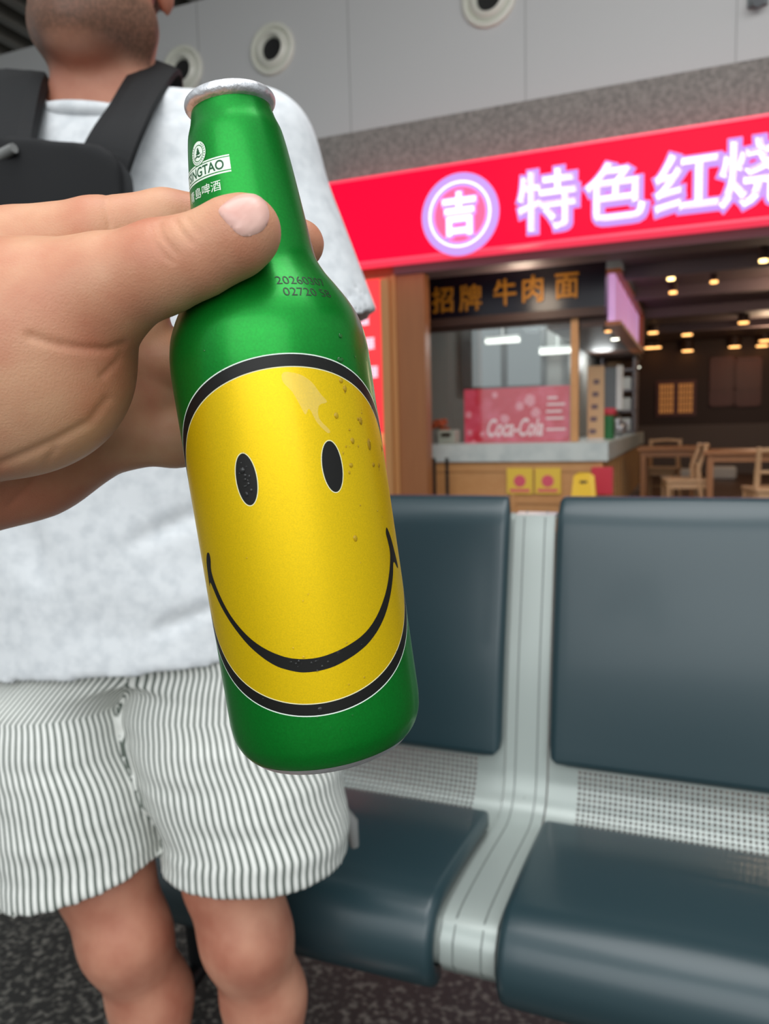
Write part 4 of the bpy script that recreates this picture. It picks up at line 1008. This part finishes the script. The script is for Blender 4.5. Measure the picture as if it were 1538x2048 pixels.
M['bgreen'] = metal('metallic_green', (0, 136, 40), .36, .66, (1600, .10), .15)
M['byellow'] = metal('metallic_yellow', (246, 206, 0), .42, .60, (2600, .08), .1)
M['bblack'] = mat('print_black', (18, 17, 15), .42, spec=.35, bump=(2500, .1, .0001))
M['bgdark'] = mat('print_green', (0, 84, 40), .4)
M['bwhite'] = mat('print_white', (236, 250, 236), .4)
M['bcream'] = mat('print_cream_line', (240, 236, 190), .4)
M['ink'] = mat('ink_jet_black', (6, 40, 12), .5)
M['alu'] = mat('bare_aluminium', (225, 225, 228), .42, metal=.85, bump=(420, .5, .0008))
NT = 160
def lathe(rows, name, m, parent, closeb=False):
    v = []; f = []
    for (h, r_) in rows:
        for k in range(NT): v.append(axpt(2*math.pi*k/NT, h, r_))
    for i in range(len(rows)-1):
        for k in range(NT): f.append((i*NT+k, i*NT+(k+1) % NT, (i+1)*NT+(k+1) % NT, (i+1)*NT+k))
    if closeb: f.append(tuple(range(NT-1, -1, -1)))
    return mk(name, v, f, m, parent, True)
hs = np.concatenate([np.linspace(.0018, .009, 14), np.linspace(.012, .118, 30), np.linspace(.1195, .1955, 80)])
lathe([(h, float(pch(h))) for h in hs], 'bottle_body', M['bgreen'], BT)
lathe([(.0022, float(pch(.0022))+.00008), (.0004, .0250), (-.0002, .0242), (-.0002, .0232), (.001, .0235), (.006, .015), (.008, .001)], 'base_rim', M['alu'], BT)
rim = [(.1950, .0112)]+[(.1975-.0021*math.cos(a), .0114+.0021*math.sin(a)+.0) for a in np.linspace(.4, math.pi+.6, 16)]+[(.196, .0096), (.18, .0095), (.17, .012)]
lathe([(h, r_) for h, r_ in rim], 'rim', M['alu'], BT)
TC = math.radians(7.4); RB = .0302
def decal(polys, step, off, name, m, parent, conv=None):
    vv, ff = fill(polys, step)
    conv = conv or (lambda x, y: (TC+x/30.2, (y+69.3)/1000))
    out = [LBt(*conv(x, y), off) for x, y in vv]
    return mk(name, out, ff, m, parent, True)
def dens(pl, st):
    o = []
    for i, p in enumerate(pl):
        q = pl[(i+1) % len(pl)]; n = max(1, int(math.hypot(q[0]-p[0], q[1]-p[1])/st))
        o += [(p[0]+(q[0]-p[0])*k/n, p[1]+(q[1]-p[1])*k/n) for k in range(n)]
    return o
def circ(cx, cy, rx, ry, n=120): return [(cx+rx*math.cos(2*math.pi*k/n), cy+ry*math.sin(2*math.pi*k/n)) for k in range(n)]
FD = decal([circ(0, 0, 47.1, 47.1, 200)], 1.6, .00006, 'smiley_face', M['byellow'], BT)
decal([circ(0, 0, 50.1, 50.1, 200), circ(0, 0, 46.8, 46.8, 200)], 1.2, .00008, 'black_outline', M['bblack'], FD)
decal([circ(0, 0, 50.4, 50.4, 260), circ(0, 0, 50.1, 50.1, 260)], 3, .00010, 'pale_line', M['bwhite'], FD)
decal([circ(0, 0, 46.85, 46.85, 260), circ(0, 0, 46.6, 46.6, 260)], 3, .00010, 'pale_line', M['bcream'], FD)
deg = lambda t: (t-7.4)*math.pi/180*30.2
for th in (-15.9, 30.5):
    decal([circ(deg(th), 87.4-69.3, 3.05, 7.15, 60)], .9, .00009, 'eye', M['bblack'], FD)
    decal([circ(deg(th), 87.4-69.3, 3.3, 7.4, 90), circ(deg(th), 87.4-69.3, 3.05, 7.15, 90)], 3, .00010, 'pale_line', M['bcream'], FD)
mo_ = [(-61.6, 57.4), (-61.0, 61), (-59.6, 64.8), (-56.5, 67.4), (-53.4, 67.6), (-52.9, 65.6), (-54.4, 63.0), (-53.6, 60.3), (-49.5, 55.7), (-42.9, 50.3), (-36.5, 46.4), (-30.6, 43.4), (-25.0, 41.1), (-19.5, 39.3), (-14.3, 37.9), (-9.2, 36.8), (-4.1, 36.1), (1.0, 35.7), (7, 35.6), (12.9, 35.9), (21.3, 36.8), (30.5, 38.3), (37.4, 40.1), (44.1, 42.7), (50.3, 45.9), (56.1, 49.5), (61.0, 53.4), (64.4, 56.8), (66.0, 59.6), (65.2, 62.9), (64.3, 65.4), (66.5, 66.8), (70.0, 64.0), (73.2, 59.5), (76.2, 54.3), (74.5, 53.6), (69.3, 56.0), (65.6, 52.5), (61.3, 48.9), (56.7, 45.6), (51.3, 42.3), (44.1, 38.9), (36.0, 36.1), (29.2, 34.5), (23.1, 33.4), (14.5, 32.2), (6.5, 31.8), (-.7, 31.95), (-5.2, 32.4), (-10.3, 33.3), (-15.4, 34.4), (-20.6, 36.1), (-26.0, 38.3), (-31.6, 40.9), (-37.5, 44.2), (-44.0, 48.1), (-51.3, 53.0), (-57.0, 57.6), (-59.5, 58.6)]
mp = smoothpoly([(deg(a), b-69.3) for a, b in mo_], 4)
decal([mp], 1.0, .00009, 'mouth', M['bblack'], FD)
# maker's mark on the neck: all in (degrees, mm)
cn = lambda x, y: (math.radians(x), y/1000)
def rrect(x0, x1, y0, y1): return [(x0, y0), (x1, y0), (x1, y1), (x0, y1)]
def dec2(polys, name, m, off, step=2.): return decal2(polys, name, m, off, step)
def decal2(polys, name, m, off, step):
    # degrees scaled to mm on the neck (r ~ 16) for an even mesh
    k = math.radians(1)*16
    vv, ff = fill([dens([(x*k, y) for x, y in pl], .55) for pl in polys], step)
    return mk(name, [LBt(math.radians(x/k), y/1000, off) for x, y in vv], ff, m, BT, True)
bow = lambda x: 0
decal2([rrect(-79, -2.6, 172.9, 173.35)], 'label_line', M['bwhite'], .00006, 1.)
decal2([rrect(-79, -2.6, 173.65, 177.15)], 'label_banner', M['bwhite'], .00007, .55)
decal2([rrect(-79, -2.6, 177.4, 177.8)], 'label_line', M['bwhite'], .00006, 1.)
decal2([rrect(-77, -3.9, 165.95, 166.3)], 'label_line', M['bwhite'], .00006, 1.)
kx = 1/(math.radians(1)*16)
decal2([circ(-41, 180.7, 3.55*kx, 3.55, 60)], 'crest_back', M['bgreen'], .00007, .8)
decal2([circ(-41, 180.7, 3.3*kx, 3.3, 60), circ(-41, 180.7, 2.35*kx, 2.35, 60)], 'crest_ring', M['bwhite'], .00010, .8)
decal2([circ(-41, 180.7, 2.1*kx, 2.1, 60)], 'crest_disc', M['bwhite'], .00010, .8)
pav = [(-.9, -.4), (-.9, -.1), (-1.0, -.05), (-.7, .2), (-.55, .25), (-.6, .5), (-.75, .55), (-.4, .85), (-.35, 1.1), (-.45, 1.15), (0, 1.65), (.45, 1.15), (.35, 1.1), (.4, .85), (.75, .55), (.6, .5), (.55, .25), (.7, .2), (1.0, -.05), (.9, -.1), (.9, -.4)]
decal2([[(-41+x*kx, 180.7+y) for x, y in pav]], 'crest_pavilion', M['bgdark'], .00014, .6)
wv = smoothpoly([(-1.6, -.9), (-.6, -.55), (.6, -.9), (1.7, -.45), (1.5, -.75), (.5, -1.3), (-.6, -.95), (-1.4, -1.3)], 4)
decal2([[(-41+x*kx, 180.7+y) for x, y in wv]], 'crest_waves', M['bgdark'], .00014, .6)
tk = []
for i in range(26):
    a = 2*math.pi*i/26
    if 1.1 < a < 2.3: continue
    tk.append([(-41+(2.84+r_*math.cos(b_))*math.cos(a+q*.05)*kx if False else -41+((2.84+r_)*math.cos(a+t_))*kx, 180.7+(2.84+r_)*math.sin(a+t_)) for r_, t_ in ((-.24, -.05), (.24, -.03), (.24, .03), (-.24, .05))])
decal2(tk, 'crest_lettering', M['bgdark'], .00014, 9)
def textdecal(body, size, cx, cy, name, m, off, sx=1., rot=0., bevel=0., sub=.35, conv=None, W=None, H=None):
    v, f = text_geo(body, size, bevel, 0, bevel=0)
    if H: k_ = H/(max(a[1] for a in v)-min(a[1] for a in v)); v = [(a[0]*k_, a[1]*k_) for a in v]
    if W: sx = W/(max(a[0] for a in v)-min(a[0] for a in v))
    if bevel: pass
    xs = [a[0] for a in v]; ys = [a[1] for a in v]; ax, ay = (min(xs)+max(xs))/2, (min(ys)+max(ys))/2
    bm = bmesh.new(); bv_ = [bm.verts.new(((a[0]-ax)*sx, a[1]-ay, 0)) for a in v]
    for q in f:
        try: bm.faces.new([bv_[i] for i in q])
        except ValueError: pass
    x = -(max(xs)-ax)*sx
    while x < (max(xs)-ax)*sx:
        bmesh.ops.bisect_plane(bm, geom=bm.verts[:]+bm.edges[:]+bm.faces[:], plane_co=(x, 0, 0), plane_no=(1, 0, 0)); x += sub
    bm.verts.index_update(); c_, s__ = math.cos(rot), math.sin(rot); out = []
    for q in bm.verts: X_, Y_ = q.co.x*c_-q.co.y*s__, q.co.x*s__+q.co.y*c_; out.append(LBt(math.radians(cx)+X_/conv, (cy+Y_)/1000, off))
    ff = [tuple(q.index for q in p.verts) for p in bm.faces]; bm.free()
    return mk(name, out, ff, m, BT, True)
textdecal('TSINGTAO', 3.7, -40.8, 175.4, 'brand_lettering', M['bgdark'], .00011, conv=15.7, W=17.2, H=2.75, bevel=.07)
textdecal('青島啤酒', 3.15, -40, 169.9, 'chinese_lettering', M['bwhite'], .00008, conv=16.3, W=14.0, H=3.0)
textdecal('20260307', 2.75, 37.5, 140.0, 'date_code', M['ink'], .00008, rot=-.04, conv=24.5, W=16.6, H=2.5)
textdecal('02720 58', 2.75, 37.5, 136.3, 'date_code', M['ink'], .00008, rot=-.05, conv=26.5, W=15.6, H=2.5)
# beads of water on the paint
def dropmat():
    m = bpy.data.materials.new('water_bead'); m.use_nodes = True; nt = m.node_tree; nt.nodes.clear()
    o = nt.nodes.new('ShaderNodeOutputMaterial'); mx = nt.nodes.new('ShaderNodeMixShader'); t = nt.nodes.new('ShaderNodeBsdfTransparent'); g = nt.nodes.new('ShaderNodeBsdfGlossy'); fz_ = nt.nodes.new('ShaderNodeFresnel')
    g.inputs['Roughness'].default_value = .03; fz_.inputs[0].default_value = 1.5
    nt.links.new(fz_.outputs[0], mx.inputs[0]); nt.links.new(t.outputs[0], mx.inputs[1]); nt.links.new(g.outputs[0], mx.inputs[2]); nt.links.new(mx.outputs[0], o.inputs[0]); return m
M['water'] = dropmat()
M['film'] = bpy.data.materials.new('wet_film'); M['film'].use_nodes = True
_n = M['film'].node_tree; _b = _n.nodes['Principled BSDF']; _b.inputs['Base Color'].default_value = (.95, .9, .6, 1); _b.inputs['Roughness'].default_value = .12; _b.inputs['Alpha'].default_value = .15
rnd = random.Random(12); v = []; f = []
def bead(th, h, r_, el=1.):
    n = 10; b = len(v)
    for i in range(4):
        a = i/3*math.pi/2
        for k in range(n): t = 2*math.pi*k/n; v.append(LBt(math.radians(th)+r_*math.cos(a)*math.cos(t)/RB, h/1000+r_*el*math.cos(a)*math.sin(t), .0001+r_*.28*math.sin(a)))
    for i in range(3):
        for k in range(n): f.append((b+i*n+k, b+i*n+(k+1) % n, b+(i+1)*n+(k+1) % n, b+(i+1)*n+k))
for _ in range(22): bead(rnd.gauss(52, 10), rnd.gauss(98, 14), rnd.choice((.0003, .0004, .0007)), rnd.choice((1, 1.4)))
for _ in range(30): bead(rnd.uniform(-60, 70), rnd.uniform(12, 125), rnd.choice((.0002, .0003)))
for _ in range(14): bead(rnd.gauss(-16, 2), rnd.gauss(88, 3), rnd.choice((.0003, .0005)))
for _ in range(14): bead(rnd.gauss(3, 7), rnd.gauss(34, 1), rnd.choice((.0002, .0004)))
bead(3.5, 20.8, .0008); bead(-17.5, 90, .0009); bead(46, 116.5, .0012, .7); bead(60, 92, .0009, 2); bead(55, 99, .0008, 1.5)
wb = mk('water_drops', v, f, M['water'], BT, True); wb['kind'] = 'stuff'
# thin wet film patch
rnd = random.Random(5)
film = smoothpoly([(12, 114.5), (20, 113.5), (26, 111), (30, 107.5), (33, 105.2), (28, 104.5), (27, 101), (32, 97.5), (30.5, 96.8), (25.5, 100), (22.5, 104), (20, 102.5), (18, 105), (15, 109), (11, 112)], 3)
decal([[(deg(a), b-69.3) for a, b in film]], 1., .00013, 'wet_patch', M['film'], BT)

# ================================================================== HAND
M['skin'] = skinmat('hand_skin', (212, 162, 128), (194, 124, 96), 34, .48, bump=(1500, .35, .0004))
HP = empty('hand', P(60, 800, .25), 'left hand of the photographer gripping the bottle neck, thumb in front', 'hand')
V = Vol([-.262, .150, .975], [-.008, .318, 1.225], .00095)
wr = P(-330, 850, .262)
# forearm and wrist
V.cone(P(-900, 1030, .24), wr, .036, .031, .02)
V.cone(wr, P(-120, 660, .256), .030, .026, .02); V.cone(wr, P(-110, 900, .268), .030, .026, .02)
# metacarpals / palm
V.cone(P(-140, 640, .258), P(40, 520, .262), .021, .0165, .014)
V.cone(P(-130, 700, .268), P(110, 600, .272), .021, .0145, .014)
V.cone(P(-130, 810, .276), P(150, 745, .280), .022, .0165, .014)
V.cone(P(-140, 950, .276), P(60, 900, .276), .026, .0215, .014); V.cone(P(60, 900, .276), P(200, 855, .277), .0215, .0165, .014)
V.cone(P(-60, 700, .262), P(150, 690, .272), .020, .013, .016)
V.cone(P(120, 690, .277), P(290, 700, .283), .014, .0095, .012); V.cone(P(140, 800, .279), P(300, 805, .284), .015, .0095, .012)
V.cone(P(170, 850, .277), P(300, 842, .284), .014, .0105, .012); V.cone(P(150, 620, .272), P(285, 640, .281), .013, .0090, .010)
# thenar, thumb
V.ell(P(40, 745, .226), (.030, .024, .0290), .014)
V.cone(P(-200, 860, .236), P(60, 700, .226), .026, .027, .014)
V.cone(P(40, 640, .222), P(205, 578, .2155), .0205, .0142, .012)
V.chain([(P(205, 582, .2155), .0139), (P(322, 535, .2105), .0114), (P(400, 511, .2080), .0103)], .006)
V.chain([(P(400, 511, .2080), .0103), (P(468, 475, .2064), .0099), (P(494, 461, .2072), .0091)], .004)
# index finger behind the neck
V.chain([(P(30, 512, .262), .0160), (P(190, 470, .258), .0118), (P(330, 447, .262), .0108), (P(440, 450, .2665), .0096), (P(540, 468, .2635), .0088), (P(600, 488, .2560), .0080)], .003)
# middle
V.chain([(P(110, 600, .272), .0128), (P(240, 580, .272), .0112), (P(350, 556, .279), .0108), (P(470, 570, .2840), .0098), (P(600, 600, .2820), .0086), (P(640, 612, .2780), .0078)], .003)
# ring
V.chain([(P(150, 745, .280), .0128), (P(230, 735, .281), .0118), (P(350, 730, .286), .0120), (P(480, 728, .2900), .0098), (P(600, 735, .2860), .0086), (P(640, 740, .2830), .0078)], .003)
# little
V.chain([(P(190, 855, .276), .0128), (P(250, 872, .277), .0112), (P(350, 876, .282), .0104), (P(460, 880, .2870), .0086), (P(550, 880, .2860), .0078)], .003)
# palm skin folds
def groove(pts, w_, a):
    pts = [np.array(p) for p in pts]
    for p0, p1 in zip(pts[:-1], pts[1:]): V.cone(p0, p1, w_, w_, a, 'sub')
def bottle_sdf(X, Y, Z):
    px, py, pz = X-BB[0], Y-BB[1], Z-BB[2]; h = px*AX[0]+py*AX[1]+pz*AX[2]; q = np.sqrt(np.maximum(px*px+py*py+pz*pz-h*h, 0))
    return np.maximum(q-np.interp(h, _h, _r)-.0001, np.maximum(-h, h-.2))
V.prim(bottle_sdf, np.minimum(BB, TT)-.03, np.maximum(BB, TT)+.03, .0015, 'sub')
HD = V.D.copy()
hand, hv2 = V.build('hand_skin', M['skin'], HP, 2)
# creases drawn into the surface (wrinkles over the thumb joint, web and palm lines)
me = hand.data; nv = len(me.vertices); co = np.zeros(nv*3, np.float32); me.vertices.foreach_get('co', co); co = co.reshape(-1, 3); nr = np.zeros(nv*3, np.float32); me.vertices.foreach_get('normal', nr); nr = nr.reshape(-1, 3)
wc_ = co+np.array(HP.location)
vv_ = wc_-CAM; zc = vv_@FW; ppx = 769+FPX*(vv_@RT)/zc; ppy = 1024-FPX*(vv_@UP)/zc
fac = np.clip(-(nr@FW)*2, 0, 1)
def crease(pl, wmm, amp, zr=None):
    global co
    d = np.full(nv, 1e9)
    for (a, b), (c, e) in zip(pl[:-1], pl[1:]):
        L2 = (c-a)**2+(e-b)**2; t = np.clip(((ppx-a)*(c-a)+(ppy-b)*(e-b))/L2, 0, 1); d = np.minimum(d, np.hypot(ppx-a-t*(c-a), ppy-b-t*(e-b)))
    dm = d/FPX*zc*1000; m = np.exp(-(dm/wmm)**2)*fac
    if zr: m = m*((zc > zr[0]) & (zc < zr[1]))
    co += (-amp/1000*m)[:, None]*nr
TZ = (.17, .235)
crease([(318, 448), (322, 470), (338, 490), (352, 508)], .55, .6, TZ); crease([(350, 440), (362, 462), (384, 486)], .55, .5, TZ); crease([(305, 455), (306, 478), (322, 505), (345, 524)], .7, .35, TZ); crease([(372, 436), (388, 456), (398, 470)], .7, .25, TZ)
crease([(248, 688), (215, 700), (165, 697), (110, 688), (60, 672)], 1.1, .7, (.17, .26))
crease([(248, 690), (238, 720), (205, 752)], 1.0, .5, (.17, .26))
crease([(0, 930), (60, 905), (120, 878), (180, 845), (215, 800)], 1.4, .7, (.2, .33))
crease([(60, 960), (130, 925), (200, 890), (240, 840)], 1.2, .5, (.2, .33)); crease([(20, 1010), (80, 950), (110, 900)], 1.2, .5, (.2, .33)); crease([(200, 700), (215, 760), (210, 830)], 1.2, .5, (.22, .33))
crease([(212, 385), (212, 420), (220, 450)], 1.0, .4, (.22, .3))
me.vertices.foreach_set('co', co.ravel()); me.update()
# nail: cast its outline onto the thumb
Gax = V.ax; Glo = V.lo; GH = V.h
def sdf_at(p):
    q = (p-Glo)/GH; i = np.floor(q).astype(int); t = q-i; r_ = 0
    for a in (0, 1):
        for b in (0, 1):
            for c in (0, 1): r_ += HD[i[0]+a, i[1]+b, i[2]+c]*(t[0] if a else 1-t[0])*(t[1] if b else 1-t[1])*(t[2] if c else 1-t[2])
    return float(r_)
def cast(px, py):
    d0 = .180; p = None
    for _ in range(140):
        p = P(px, py, d0); s = sdf_at(p)
        if s < .00003: return p, True
        d0 += max(min(s, .004), .00015)
        if d0 > .235: return p, False
    return p, True
def sgrad(p, e=.0008): return np.array([sdf_at(p+np.array(x)*e)-sdf_at(p-np.array(x)*e) for x in ((1, 0, 0), (0, 1, 0), (0, 0, 1))])
nail_px = smoothpoly([(437, 421), (455, 402), (478, 390), (503, 387), (524, 396), (536, 415), (538, 438), (528, 458), (510, 469), (488, 473), (468, 462), (450, 442)], 4)
vv, ff = fill([nail_px], 5.5)
pts3 = []; keep = []
cx_, cy_ = 490, 430
for (x, y) in vv:
    p, ok = cast(x, y)
    k_ = 0
    while not ok and k_ < 30: x, y = x*.97+cx_*.03, y*.97+cy_*.03; p, ok = cast(x, y); k_ += 1
    g = sgrad(p); g /= np.linalg.norm(g)
    ed = min(math.hypot(x-a, y-b) for a, b in nail_px); pts3.append(p+g*(.00005+.00055*min(1, ed/14)**.6))
M['nail'] = mat('thumb_nail', (208, 150, 138), .34, noise=(60, (232, 188, 174), .35, .65), spec=.45, coat=.1)
nl = mk('thumb_nail', pts3, ff, M['nail'], HP, True)
